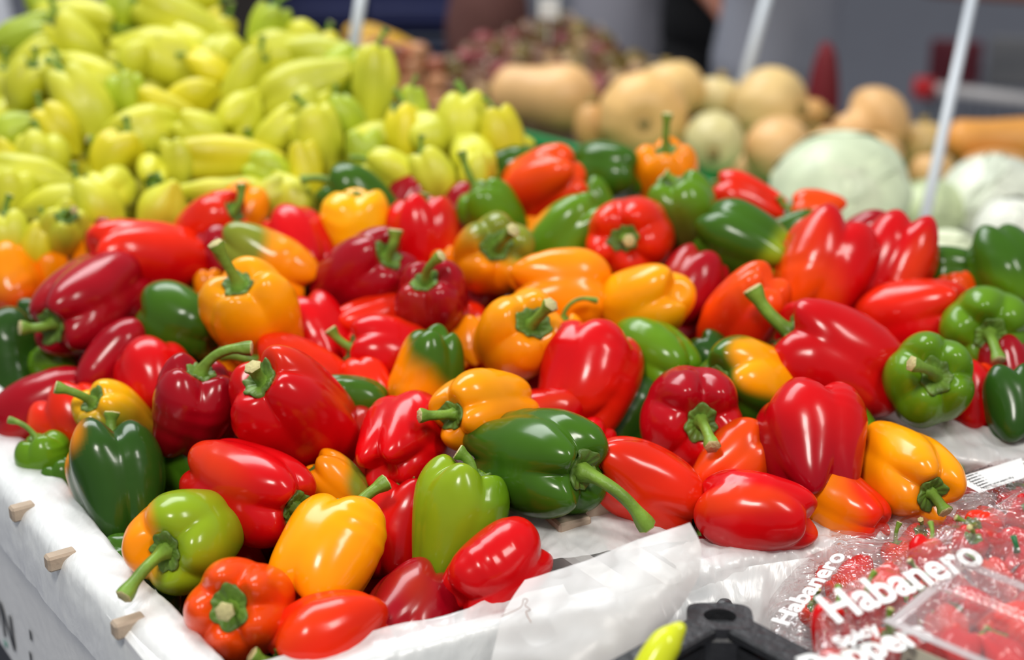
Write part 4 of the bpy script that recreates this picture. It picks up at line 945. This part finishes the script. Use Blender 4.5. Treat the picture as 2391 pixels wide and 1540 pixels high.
def build_squashes():
    T, PL, OR_ = (.84, .50, .21), (.80, .64, .30), (.82, .36, .075)
    k = lambda px, D: px*D/FPX
    D = 2.72
    S = [ (1270,222,2.82,172,-14,76,62,252,T,'largest tan butternut squash lying at the left end of the row'),
          (1500,272,2.62,265,72,104,0,180,(.86,.52,.19),'round orange-tan squash with its yellow blossom scar facing out'),
          (1566,212,2.78,100,10,78,0,140,(.84,.56,.22),'round tan squash behind the one with the yellow scar'),
          (1382,296,2.66,90,10,40,0,110,(.66,.36,.12),'narrow tan squash wedged between the butternut and the round one'),
          (1676,228,2.8,80,10,58,0,100,PL,'small pale squash half hidden in the middle of the row'),
          (1668,332,2.50,250,62,68,0,160,(.74,.64,.29),'pale yellow squash standing on end with a dark dimple'),
          (1800,246,2.72,-15,35,90,0,165,(.86,.60,.25),'largest pale round squash with a brown scar on its right'),
          (1818,352,2.55,-10,48,76,0,150,T,'tan squash below the largest pale one'),
          (1893,268,2.9,0,20,36,0,80,(.70,.38,.12),'small squash tucked behind the largest pale one'),
          (2030,292,2.75,205,10,84,48,190,(.88,.52,.22),'pear-shaped orange-tan squash right of the red bag'),
          (1924,352,2.62,120,10,58,0,110,T,'tan squash behind the biggest cabbage at left'),
          (2045,378,2.62,150,10,66,0,120,T,'tan squash behind the biggest cabbage at right'),
          (2156,338,2.8,90,10,54,0,110,(.72,.48,.18),'upright pale squash left of the long orange one'),
          (2178,410,2.65,100,10,56,0,110,(.76,.45,.18),'tan squash under the upright pale one beside the rod'),
          (2330,330,2.85,178,0,56,48,250,OR_,'long orange butternut squash at the right edge'),
          (2330,400,2.78,178,0,50,0,180,(.76,.40,.14),'orange squash lying under the long one at the right edge'),
          (1740,400,2.75,100,10,50,0,100,T,'tan squash at the bottom of the row left of the cabbage'),
          (1590,330,2.85,100,10,55,0,110,T,'tan squash in the shadow behind the upright pale yellow one') ]
    for i, (px, py, d, ang, tilt, r1, r2, L, col, lab) in enumerate(S):
        squash(W(px, py, d), cdir(ang, tilt), k(r1, d), k(r2, d) if r2 else 0, k(L, d), 40+i, lab, col, ribs=0 if r2 else 10, rib=.03)
def cabbage(pos, R, seed, label, col):
    rs = np.random.RandomState(seed); root = empty('cabbage', pos, (rs.uniform(-.4, .4), rs.uniform(-.4, .4), rs.uniform(0, 6))); tag(root, label, 'cabbage', 'white cabbages on the counter')
    nu, nv = 24, 36; a = np.linspace(0, PI, nu); ph = np.linspace(0, 2*PI, nv, endpoint=False); A, PHI = np.meshgrid(a, ph, indexing='ij')
    V = (R*.94*np.stack([np.sin(A)*np.cos(PHI), np.sin(A)*np.sin(PHI), .86*np.cos(A)], -1)).reshape(-1, 3); V *= (1+.02*Noise(seed, 18)(V))[:, None]
    me = mkmesh('head', V, [f for f in grid_faces(nu, nv, True)], M_CAB); setcol(me, np.tile(np.array(col), (len(V), 1))); link('head', me, root)
    for k in range(7):
        n = 22; up = Vector(rs.normal(size=3)); up.z = abs(up.z)*.6; up.normalize(); q = up.to_track_quat('Z', 'Y').to_matrix(); Vt = []; C = []
        ext = rs.uniform(.85, 1.15)
        for i in range(n):
            for j in range(30):
                r = i/(n-1)*ext*(1+.06*math.sin(j/30*2*PI*5+k)); f = 2*PI*j/30; rr = R*(.965+.012*k/2+.02*sstep(.8, 1, i/(n-1))*(1+math.sin(f*7+k)))
                v = Vector((math.sin(r)*math.cos(f), math.sin(r)*math.sin(f), math.cos(r))); vein = abs(math.sin(f*4+.5*r))
                v = q @ v; v.z *= .88; Vt.append(tuple(v*float(rr)*(1+.006*vein))); g = .9+.1*vein
                C.append(np.array(col)*g*(1-.10*(k % 3))+np.array([.0, .02, 0])*(k % 2))
        Vt = np.array(Vt); F = grid_faces(n, 30, True); me = mkmesh('leaf', Vt, F, M_CAB); setcol(me, np.clip(C, 0, 1)); link('leaf', me, root)
def build_cabbages():
    k = lambda px, D: px*D/FPX
    for i, (px, py, d, r, col, lab) in enumerate([
        (1962,452,2.15,162,(.80,.88,.62),'biggest pale green cabbage left of the rod, behind the red ribbed peppers'),
        (2165,500,2.28,92,(.74,.82,.48),'greener cabbage between the two biggest ones behind the rod'),
        (2330,485,2.30,140,(.86,.90,.74),'large whitish cabbage at the right edge'),
        (2212,602,1.93,76,(.80,.86,.60),'small cabbage low in front, above the small dark green pepper'),
        (2368,540,2.05,92,(.90,.92,.80),'white cabbage at the right edge above the green pepper')]):
        cabbage(W(px, py, d), k(r, d), 60+i, lab, col)
def rod(p0, p1, w, label):
    root = empty('sign_rod', p0); tag(root, label, 'rod', 'white sign rods'); p0, p1 = np.array(p0), np.array(p1)
    MB().tube([p0-p0, p1-p0], w, 12).build('pole', M_ROD, root, True)
    d = (p1-p0)/np.linalg.norm(p1-p0)
    MB().tube([(p1-p0)-d*.01, (p1-p0)+d*.03], w*1.6, 12).build('clip', M_ROD, root, True)
def build_background():
    # green tray under the squashes: follows the counter direction
    z = .955; a = onz(1120, 282, z)[:2]; b = onz(1610, 412, z)[:2]; dv_ = (b-a)/np.linalg.norm(b-a); nb = np.array([-dv_[1], dv_[0]])
    root = empty('display_tray', (a[0], a[1], .670)); tag(root, 'dark green plastic tray under the squashes', 'tray'); inv = Matrix.Translation((-a[0], -a[1], -.670))
    def put(mb, nm): o = mb.build(nm, M_GREENP, root); o.data.transform(inv)
    b = a+dv_*.60; c = b+np.array([.86, .36]); d = a+np.array([1.14, .20])
    for p, q, zz in ((a, b, z), (b, c, .85), (c, d, .84), (d, a, .84)): put(wall_box(MB(), p, q, .015, .670, zz, 1), 'side_wall')
    m = MB(); m.add([(*a, .80), (*b, .80), (*c, .80), (*d, .80), (*a, .815), (*b, .815), (*c, .815), (*d, .815)], [(3, 2, 1, 0), (4, 5, 6, 7)]); put(m, 'base')
    for k in range(16):
        p = a+dv_*(.60*(k+.5)/16)-nb*.003; put(MB().box((p[0], p[1], .86), (.008, .008, .13), oriented(dv_), .001), 'rib')
    rod(W(818, 150, 2.28), W(862, -120, 2.34), .0095, 'white sign rod rising behind the pale green heap')
    rod(W(1728, 225, 2.86), W(1830, -150, 3.0), .0115, 'white sign rod rising behind the squashes')
    rod(W(2145, 575, 2.05), W(2295, -120, 2.35), .0085, 'white sign rod standing among the cabbages')
    for nm, x0, x1, y0, y1, h, lab in (('wood_crate', -.20, .34, 2.86, 3.25, .19, 'brown slatted crate under the mound of dry-skinned onions'), ('wood_crate', -.55, -.22, 2.62, 3.05, .23, 'brown slatted crate under the orange-brown onions')):
        r_ = empty(nm, ((x0+x1)/2, (y0+y1)/2, .670)); tag(r_, lab, 'crate', 'brown slatted crates'); wx, wy = x1-x0, y1-y0
        for k in range(2):
            for c_, s_ in (((0, -wy/2, h*(.28+.5*k)), (wx, .012, h*.36)), ((0, wy/2, h*(.28+.5*k)), (wx, .012, h*.36)), ((-wx/2, 0, h*(.28+.5*k)), (.012, wy, h*.36)), ((wx/2, 0, h*(.28+.5*k)), (.012, wy, h*.36))): MB().box(c_, s_, None, .002).build('slat', M_WOOD, r_)
        MB().box((0, 0, .006), (wx, wy, .012)).build('base', M_WOOD, r_)
    # onions and roots behind
    R = random.Random(21); protos = {}
    def onion(pos, d, col, key, lab, grp):
        if key not in protos:
            nu, nv = 18, 20; t = np.linspace(0, PI, nu); r = .5*np.sin(t)**.9; zz = -.42*np.cos(t)+.25*np.exp(-((PI-t)/.35)**2)
            ph = np.linspace(0, 2*PI, nv, endpoint=False); V = np.concatenate([np.stack([(r[k]+.02)*np.cos(ph), (r[k]+.02)*np.sin(ph), np.full(nv, zz[k])], -1) for k in range(nu)])
            V *= (1+.06*Noise(len(protos), 3)(V))[:, None]
            me = mkmesh('body', V*.06, [f[::-1] for f in grid_faces(nu, nv, True)]+[tuple(range(nv)), tuple((nu-1)*nv+k for k in range(nv))[::-1]], M_ONION)
            n = Noise(len(protos)+3, 6)(V)[:, None]; setcol(me, np.clip(np.array(col)*(1+.3*n), 0, 1))
            rt = MB().tube([(0, 0, -.024), (.003, 0, -.030), (0, .004, -.036)], [.005, .004, .001], 6)
            tp = MB().tube([(0, 0, .036), (.002, .002, .05), (.006, .003, .062)], [.005, .003, .004], 6)
            protos[key] = (me, mkmesh('roots', rt.V, rt.F, M_WOOD), mkmesh('dry_top', tp.V, tp.F, M_WOOD))
        me = protos[key]; root = empty('onion', pos, (R.uniform(-1.6, 1.6), R.uniform(-1.6, 1.6), R.uniform(0, 6))); s = d/.06; root.scale = (s, s, s); tag(root, lab, 'onion', grp)
        link('body', me[0], root); link('roots', me[1], root); link('dry_top', me[2], root)
    cols = {'pink': (.22, .045, .045), 'brown': (.15, .06, .025), 'tan': (.42, .26, .12), 'olive': (.15, .10, .02)}
    for y in range(20, 300, 25):
        x = 1010+R.uniform(0, 20)
        while x < 1500:
            X = x+R.uniform(-10, 10); Y = y+R.uniform(-8, 8); x += 35
            top = np.interp(X, [1010, 1060, 1200, 1250, 1330, 1400, 1500], [150, 110, 70, 50, 40, 80, 160])
            if Y < top: continue
            if X > 1240 and Y > 230: continue
            ck = R.choices(list(cols), [2, 6, .9, 4])[0]; lv = 'near the top' if Y < top+55 else 'low down' if Y > top+120 else 'halfway up'
            Dn = 3.1+(200-Y)*.0012
            onion(W(X, Y, Dn), 50*Dn/FPX*R.uniform(.8, 1.2), cols[ck], ck, '%s dry-skinned onion %s in the mound behind the butternut squash' % ({'pink': 'pinkish', 'brown': 'dark brown', 'tan': 'pale tan', 'olive': 'olive brown'}[ck], lv), '%s onions %s in the far mound' % (ck, lv))
    for y in range(85, 290, 36):
        x = 630+R.uniform(0, 20)
        while x < 1050:
            X = x+R.uniform(-10, 10); Y = y+R.uniform(-8, 8); x += 48
            top = np.interp(X, [630, 700, 760, 850, 1000, 1050], [85, 100, 90, 100, 130, 180])
            if Y < top or Y > top+110: continue
            ck = R.choices(['orange', 'rust', 'gold'], [3, 3, 1])[0]; Dn = 2.95
            onion(W(X, Y, Dn), 50*Dn/FPX*R.uniform(.85, 1.2), {'orange': (.48, .22, .10), 'rust': (.30, .09, .045), 'gold': (.62, .40, .18)}[ck], ck, '%s onion in the row behind the pale green heap' % {'orange': 'orange-brown', 'rust': 'rusty red', 'gold': 'golden'}[ck], '%s onions behind the pale heap' % ck)
    # long yellow melon behind the rod
    V = []; nu, nv = 30, 30
    for i in range(nu):
        t = PI*i/(nu-1); r = math.sin(t)**.8
        for j in range(nv): f = 2*PI*j/nv; V.append((r*math.cos(f), r*math.sin(f), -math.cos(t)*2.4))
    V = np.array(V)*.042*(1+.03*Noise(8, 3)(np.array(V)))[:, None]; root = empty('yellow_melon', W(905, 118, 3.0), frame_from(cdir(-24, 0), 0).to_euler()); tag(root, 'long ochre-yellow melon lying behind the left sign rod', 'melon')
    me = mkmesh('body', V, [f[::-1] for f in grid_faces(nu, nv, True)], M_ONION); setcol(me, np.tile((.60, .33, .015), (len(V), 1))); link('body', me, root)
    MB().tube([(0, 0, .098), (0, 0, .11)], [.006, .004], 8).build('stem', M_WOOD, root, True)
    # crates far behind
    def far_crate(px0, px1, py0, py1, D, mat, lab, extra=None, depth=.4):
        p0 = W(px0, py1, D); p1 = W(px1, py0, D); root = empty('storage_crate', ((p0[0]+p1[0])/2, p0[1], p0[2])); tag(root, lab, 'crate', 'crates far behind the stall'); w = p1[0]-p0[0]; h = p1[2]-p0[2]
        for nm, c, s in (('front_wall', (0, 0, h/2), (w, .02, h)), ('back_wall', (0, depth, h/2), (w, .02, h)), ('side_wall', (-w/2+.01, depth/2, h/2), (.02, depth, h)), ('side_wall', (w/2-.01, depth/2, h/2), (.02, depth, h)), ('base', (0, depth/2, .01), (w, depth, .02))):
            MB().box(c, s, None, .004).build(nm, mat, root)
        for k in range(3): MB().box((0, -.012, h*(k+.5)/3), (w, .012, h*.12), None, .003).build('rib', mat, root)
        if extra: MB().box((w*.22, -.022, h*.62), (w*.3, .004, h*.22)).build('paper_label', extra, root)
        return root
    lb = simple('blue_white_paper', srgb(120, 126, 160), .7)
    far_crate(640, 1065, 72, 300, 4.0, simple('dark_blue_plastic', srgb(14, 28, 58), .5), 'very dark blue crate behind the orange-brown onions')
    far_crate(655, 850, -160, 66, 4.1, M_NAVY, 'navy crate on the dark blue one, left of the labelled one')
    far_crate(858, 1062, -160, 66, 4.1, M_NAVY, 'navy crate carrying a pale paper label', lb)
    far_crate(480, 645, -150, 300, 4.0, simple('dark_brown_wood', srgb(40, 34, 32), .8, var=.3, scale=8), 'dark brown crate behind the peak of the pale heap')
    # table under them
    t = empty('trestle_table', (-.65, 4.2, 0)); tag(t, 'dark trestle table under the far crates', 'table')
    zt = W(800, 300, 4.0)[2]; MB().box((.15, 0, zt-.03), (1.5, .9, .04), None, .004).build('top', M_BOARD, t)
    for sx in (-.5, .8):
        for sy in (-.4, .4): MB().box((sx, sy, (zt-.05)/2), (.05, .05, zt-.05)).build('leg', M_BOARD, t)
    # brown netted sack, white and green bits
    def sack(pos, sx, sy, sz, mat, lab, seed, name='sack', neck=True):
        nu, nv = 30, 36; V = []
        for i in range(nu):
            t_ = PI*i/(nu-1); r = math.sin(t_)**.55; z = -math.cos(t_); z = z+.25*max(0, z)**6
            for j in range(nv): f = 2*PI*j/nv; V.append((r*math.cos(f)*sx, r*math.sin(f)*sy, z*sz))
        V = np.array(V); V *= (1+.05*Noise(seed, 7)(V)+.02*Noise(seed+1, 25)(V))[:, None]; root = empty(name, pos); tag(root, lab, 'sack')
        part('bag', V, [f[::-1] for f in grid_faces(nu, nv, True)], mat, root); MB().tube([(0, 0, sz*1.15), (0, .01, sz*1.3)], [.03 if neck else .01, .045 if neck else .012], 12).build('tied_neck', mat, root, True)
    sack((-.06, 3.5, .96), .10, .09, .18, M_BROWN, 'reddish brown netted sack behind the onion mound', 3)
    sack((.37, 4.92, .50), .20, .15, .52, simple('grey_sack', srgb(150, 148, 158), .7, var=.08), 'pale grey plastic sack standing behind the onion mound', 6)
    sack((-1.16, 3.22, .90), .06, .05, .21, simple('white_sack', srgb(215, 218, 228), .7, var=.05), 'white plastic bundle behind the upper left of the pale heap', 12)
    o = empty('price_tag', W(1282, 20, 3.15)); tag(o, 'small white tag sticking out on top of the onion mound', 'tag')
    MB().box((0, 0, 0), (.045, .004, .045), None, .0015).build('card', M_WHITE, o); MB().tube([(0, .003, -.02), (0, .003, -.09)], .002, 6).build('pin', M_ROD, o)
    # dark red bag on the counter end behind the squashes
    sack((.68, 3.1, .84), .035, .05, .145, simple('dark_red_cloth', srgb(120, 18, 30), .7), 'dark red bag between the largest pale squash and the pear-shaped one', 15, neck=False)
def skinned(name, joints, bones, mat, parent, sub=2):
    """joints: name -> (pos, radius); one continuous surface through a Skin modifier"""
    ks = list(joints); me = bpy.data.meshes.new(name); me.from_pydata([joints[k][0] for k in ks], [(ks.index(a), ks.index(b)) for a, b in bones], []); me.update()
    me.materials.append(mat); o = link(name, me, parent); md = o.modifiers.new('skin', 'SKIN'); md.use_smooth_shade = True
    sv = me.skin_vertices[0].data
    for i, k in enumerate(ks):
        r = joints[k][1]; r = (r, r) if np.isscalar(r) else r; sv[i].radius = r
    sv[0].use_root = True
    s = o.modifiers.new('sub', 'SUBSURF'); s.levels = sub; s.render_levels = sub
    return o
def person(loc, rz, label, shirt, trousers, skin, hair, arm_r, arm_l, H=1.7, lean=0.0):
    root = empty('person', loc, (0, 0, rz)); tag(root, label, 'person')
    # local: faces -Y, x right
    J = {'pelvis': ((0, 0, .93), (.12, .09)), 'waist': ((0, -lean*.15, 1.08), (.12, .09)), 'chest': ((0, -lean*.5, 1.28), (.14, .10)), 'collar': ((0, -lean*.8, 1.42), (.09, .08)), 'neck': ((0, -lean*.9, 1.48), .05), 'head1': ((0, -lean*1.0-.01, 1.56), (.072, .085)), 'head2': ((0, -lean*1.05, 1.66), (.075, .09))}
    B = [('pelvis', 'waist'), ('waist', 'chest'), ('chest', 'collar'), ('collar', 'neck'), ('neck', 'head1'), ('head1', 'head2')]
    for s, arm in ((-1, arm_l), (1, arm_r)):
        n = 'l' if s < 0 else 'r'; y = -lean*.7
        J['sh'+n] = ((s*.17, y, 1.40), .058); J['el'+n] = (arm[0], .042); J['wr'+n] = (arm[1], .028); v = Vector(arm[1])-Vector(arm[0]); v.normalize(); hnd = Vector(arm[1])+v*.07; J['pm'+n] = (tuple(hnd), (.036, .018))
        B += [('collar', 'sh'+n), ('sh'+n, 'el'+n), ('el'+n, 'wr'+n), ('wr'+n, 'pm'+n)]
        side = v.cross(Vector((0, 0, 1))); side = side.normalized() if side.length > .1 else Vector((1, 0, 0))
        for f, (off, ln) in enumerate(((-.027, .062), (-.009, .075), (.009, .078), (.027, .068))):
            a = hnd+v*.02+side*off; b = a+v*ln*.55+Vector((0, 0, -.008)); c = b+v*ln*.4+Vector((0, 0, -.02)); J['f%s%da' % (n, f)] = (tuple(a), .0095); J['f%s%db' % (n, f)] = (tuple(b), .009); J['f%s%dc' % (n, f)] = (tuple(c), .0075)
            B += [('pm'+n, 'f%s%da' % (n, f)), ('f%s%da' % (n, f), 'f%s%db' % (n, f)), ('f%s%db' % (n, f), 'f%s%dc' % (n, f))]
        a = Vector(arm[1])+v*.03+side*-.04; b = a+v*.03+side*-.018; J['t%sa' % n] = (tuple(a), .011); J['t%sb' % n] = (tuple(b), .009); B += [('wr'+n, 't%sa' % n), ('t%sa' % n, 't%sb' % n)]
        J['hp'+n] = ((s*.085, 0, .82), .075); J['kn'+n] = ((s*.10, -.01, .49), .058); J['an'+n] = ((s*.10, .02, .09), .04); J['to'+n] = ((s*.11, -.12, .035), (.035, .025))
        B += [('pelvis', 'hp'+n), ('hp'+n, 'kn'+n), ('kn'+n, 'an'+n), ('an'+n, 'to'+n)]
    skinned('body', J, B, skin, root)
    inf = lambda k, g: (J[k][0], tuple(r+g for r in (J[k][1] if not np.isscalar(J[k][1]) else (J[k][1],)*2)))
    def loft(rings, n=28):
        V = []
        for (x, y, z, rx, ry) in rings:
            for k in range(n):
                t = 2*PI*k/n; c, q = math.cos(t), math.sin(t); V.append((x+rx*math.copysign(abs(c)**.85, c), y+ry*math.copysign(abs(q)**.85, q), z+.004*math.sin(5*t)))
        return V, [f[::-1] for f in grid_faces(len(rings), n, True)]
    sm = MB(); l_ = lean
    sm.add(*loft([(0, 0, .80, .165, .125), (0, 0, .81, .178, .138), (0, 0, .90, .178, .138), (0, -l_*.1, 1.02, .165, .125), (0, -l_*.3, 1.14, .168, .125), (0, -l_*.5, 1.27, .185, .130), (0, -l_*.65, 1.36, .185, .118), (0, -l_*.75, 1.42, .150, .095), (0, -l_*.82, 1.465, .085, .075), (0, -l_*.82, 1.46, .070, .062)]))
    for n in 'lr':
        a = Vector(J['sh'+n][0]); b = Vector(J['el'+n][0]); a2 = a+Vector((-.07 if a.x > 0 else .07, 0, -.02)); pts_ = [a2, a, a.lerp(b, .25), a.lerp(b, .5), a.lerp(b, .72)]
        sm.tube(pts_, [.075, .086, .078, .072, .070], 18)
    sm.build('shirt', shirt, root, True)
    tm = MB(); tm.add(*loft([(0, 0, 1.0, .150, .110), (0, 0, .92, .165, .122), (0, 0, .84, .168, .125), (0, 0, .76, .150, .115)]))
    for n in 'lr':
        h_ = Vector(J['hp'+n][0]); k_ = Vector(J['kn'+n][0]); a_ = Vector(J['an'+n][0]); tm.tube([h_, h_.lerp(k_, .3), h_.lerp(k_, .7), k_, k_.lerp(a_, .5), a_+Vector((0, 0, .02))], [.088, .098, .085, .074, .066, .062], 18)
        skinned('shoe', {'a': ((J['an'+n][0][0], .03, .04), .045), 'b': ((J['an'+n][0][0], -.06, .035), .045), 'c': ((J['an'+n][0][0], -.14, .03), .03)}, [('a', 'b'), ('b', 'c')], M_BLACK, root, 1)
    tm.build('trousers', trousers, root, True)
    hy = -lean*1.05
    skinned('hair', {'a': ((0, hy+.02, 1.60), (.07, .075)), 'b': ((0, hy+.022, 1.70), (.082, .092)), 'c': ((0, hy, 1.670), (.06, .07))}, [('a', 'b'), ('b', 'c')], hair, root)
    for s in (-1, 1):
        V, F = tube_vf([(s*.032, hy-.078, 1.632), (s*.032, hy-.092, 1.632)], [.011, .006], 10); part('eye', V, F, M_INK, root)
        V, F = tube_vf([(s*.078, hy, 1.59), (s*.086, hy+.008, 1.62), (s*.080, hy, 1.65)], [.008, .014, .008], 8); part('ear', V, F, skin, root)
    V, F = tube_vf([(0, hy-.088, 1.635), (0, hy-.105, 1.605), (0, hy-.090, 1.595)], [.007, .012, .008], 8); part('nose', V, F, skin, root)
    V, F = tube_vf([(-.025, hy-.080, 1.565), (0, hy-.09, 1.562), (.025, hy-.080, 1.565)], [.004, .007, .004], 8); part('mouth', V, F, simple('lips', srgb(150, 80, 75), .5), root)
def stripe_mat():
    m, nt, b = mat_new('striped_cloth'); tc = nt.nodes.new('ShaderNodeTexCoord'); wv = nt.nodes.new('ShaderNodeTexWave'); wv.bands_direction = 'Z'; wv.inputs['Scale'].default_value = 42; wv.inputs['Distortion'].default_value = .6
    nt.links.new(tc.outputs['Object'], wv.inputs['Vector']); mx = nt.nodes.new('ShaderNodeMix'); mx.data_type = 'RGBA'; mx.inputs[6].default_value = (*srgb(120, 122, 134), 1); mx.inputs[7].default_value = (*srgb(178, 180, 192), 1)
    nt.links.new(wv.outputs[0], mx.inputs[0]); nt.links.new(mx.outputs[2], b.inputs['Base Color']); b.inputs['Roughness'].default_value = .8; return m
def build_people():
    sk = simple('skin', srgb(176, 112, 88), .5, var=.06); hr = simple('hair', srgb(30, 24, 22), .6)
    p = W(1815, 60, 3.75)
    person((p[0], p[1], 0), math.radians(35), 'person in a grey finely striped T-shirt reaching an arm out to the right', stripe_mat(), simple('dark_trousers', srgb(26, 30, 44), .8), sk, hr,
           ((.33, -.18, 1.08), (.68, -.30, 1.035)), ((-.25, -.02, 1.20), (-.18, -.22, 1.30)), lean=.1)
    p = W(1668, 60, 4.65)
    person((p[0], p[1], 0), math.radians(10), 'person in black clothes standing left of the striped shirt', simple('black_cloth', srgb(14, 14, 18), .85), simple('black_trousers', srgb(12, 12, 16), .85), sk, hr,
           ((.24, .0, 1.14), (.22, -.1, .92)), ((-.22, -.12, 1.14), (-.12, -.30, .98)), lean=.05)
def build_cart():
    D = 4.4; p = W(2150, 205, D); root = empty('shopping_cart', (p[0], p[1], 0)); tag(root, 'shopping cart with a pale handle bar and red end grip at the right edge', 'cart')
    z = p[2]; q = W(2400, 232, D-.1); dx, dy, dz = q-p
    mm = simple('wire', srgb(80, 84, 92), .4, metal=.6); rd = simple('red_plastic', srgb(200, 16, 24), .35); dr = simple('dark_red_plastic', srgb(96, 30, 42), .5); gy = simple('grey_panel', srgb(112, 112, 114), .6)
    Lh = .52; e = np.array([dx, dy, 0]); e /= np.linalg.norm(e); n = np.array([-e[1], e[0], 0]); P = lambda a, b, c: tuple(e*a+n*b+np.array([0, 0, c]))
    MB().tube([P(.03, 0, z), P(Lh-.03, 0, z-.03)], .020, 14).build('handle_bar', simple('pale_bar', srgb(205, 200, 198), .4), root, True)
    MB().tube([P(-.02, 0, z), P(.04, 0, z-.002)], .034, 14).build('end_grip', rd, root, True); MB().tube([P(Lh-.04, 0, z-.03), P(Lh+.02, 0, z-.034)], .034, 14).build('end_grip', rd, root, True)
    MB().box(P(.08, .22, z+.05), (.16, .02, .14), np.stack([e, n, [0, 0, 1.]], 1), .01).build('side_flap', dr, root)
    MB().box(P(.34, .22, z+.06), (.32, .02, .16), np.stack([e, n, [0, 0, 1.]], 1), .01).build('seat_panel', gy, root)
    m = MB()
    x0, x1, y0, y1 = .0, Lh, .05, .85
    for k in range(9):
        zz = z-.08-.38*k/8; m.tube([P(x0, y0, zz), P(x1, y0, zz), P(x1-.04, y1, zz), P(x0+.04, y1, zz), P(x0, y0, zz)], .003, 5)
    for k in range(14):
        a = x0+(x1-x0)*k/13; m.tube([P(a, y0, z-.06), P(a, y0, z-.46)], .003, 5); m.tube([P(a, y0, z-.46), P(.04+(a)*(Lh-.08)/Lh, y1, z-.46)], .003, 5); m.tube([P(.04+a*(Lh-.08)/Lh, y1, z-.06), P(.04+a*(Lh-.08)/Lh, y1, z-.46)], .003, 5)
    m.build('basket', mm, root)
    for a in (.04, Lh-.04):
        MB().tube([P(a, 0, z-.02), P(a, .02, .25), P(a, .1, .14), P(a, .8, .14)], .012, 8).build('frame_rail', mm, root, True)
        for b in (.1, .75): MB().tube([P(a-.015, b, .055), P(a+.015, b, .055)], .055, 20).build('wheel', M_BLACK, root); MB().tube([P(a, b, .14), P(a, b, .06)], .008, 6).build('fork', mm, root)

build_setting()
build_counter()
build_crates()
build_bells()
build_fill()
build_pales()
build_squashes()
build_cabbages()
build_black_crate()
build_bags()
build_clamshell()
build_background()
build_people()
build_cart()
for o in bpy.data.objects:      # one uniform naming pass: no empty label strings
    if 'label' in o and not o['label']: del o['label']
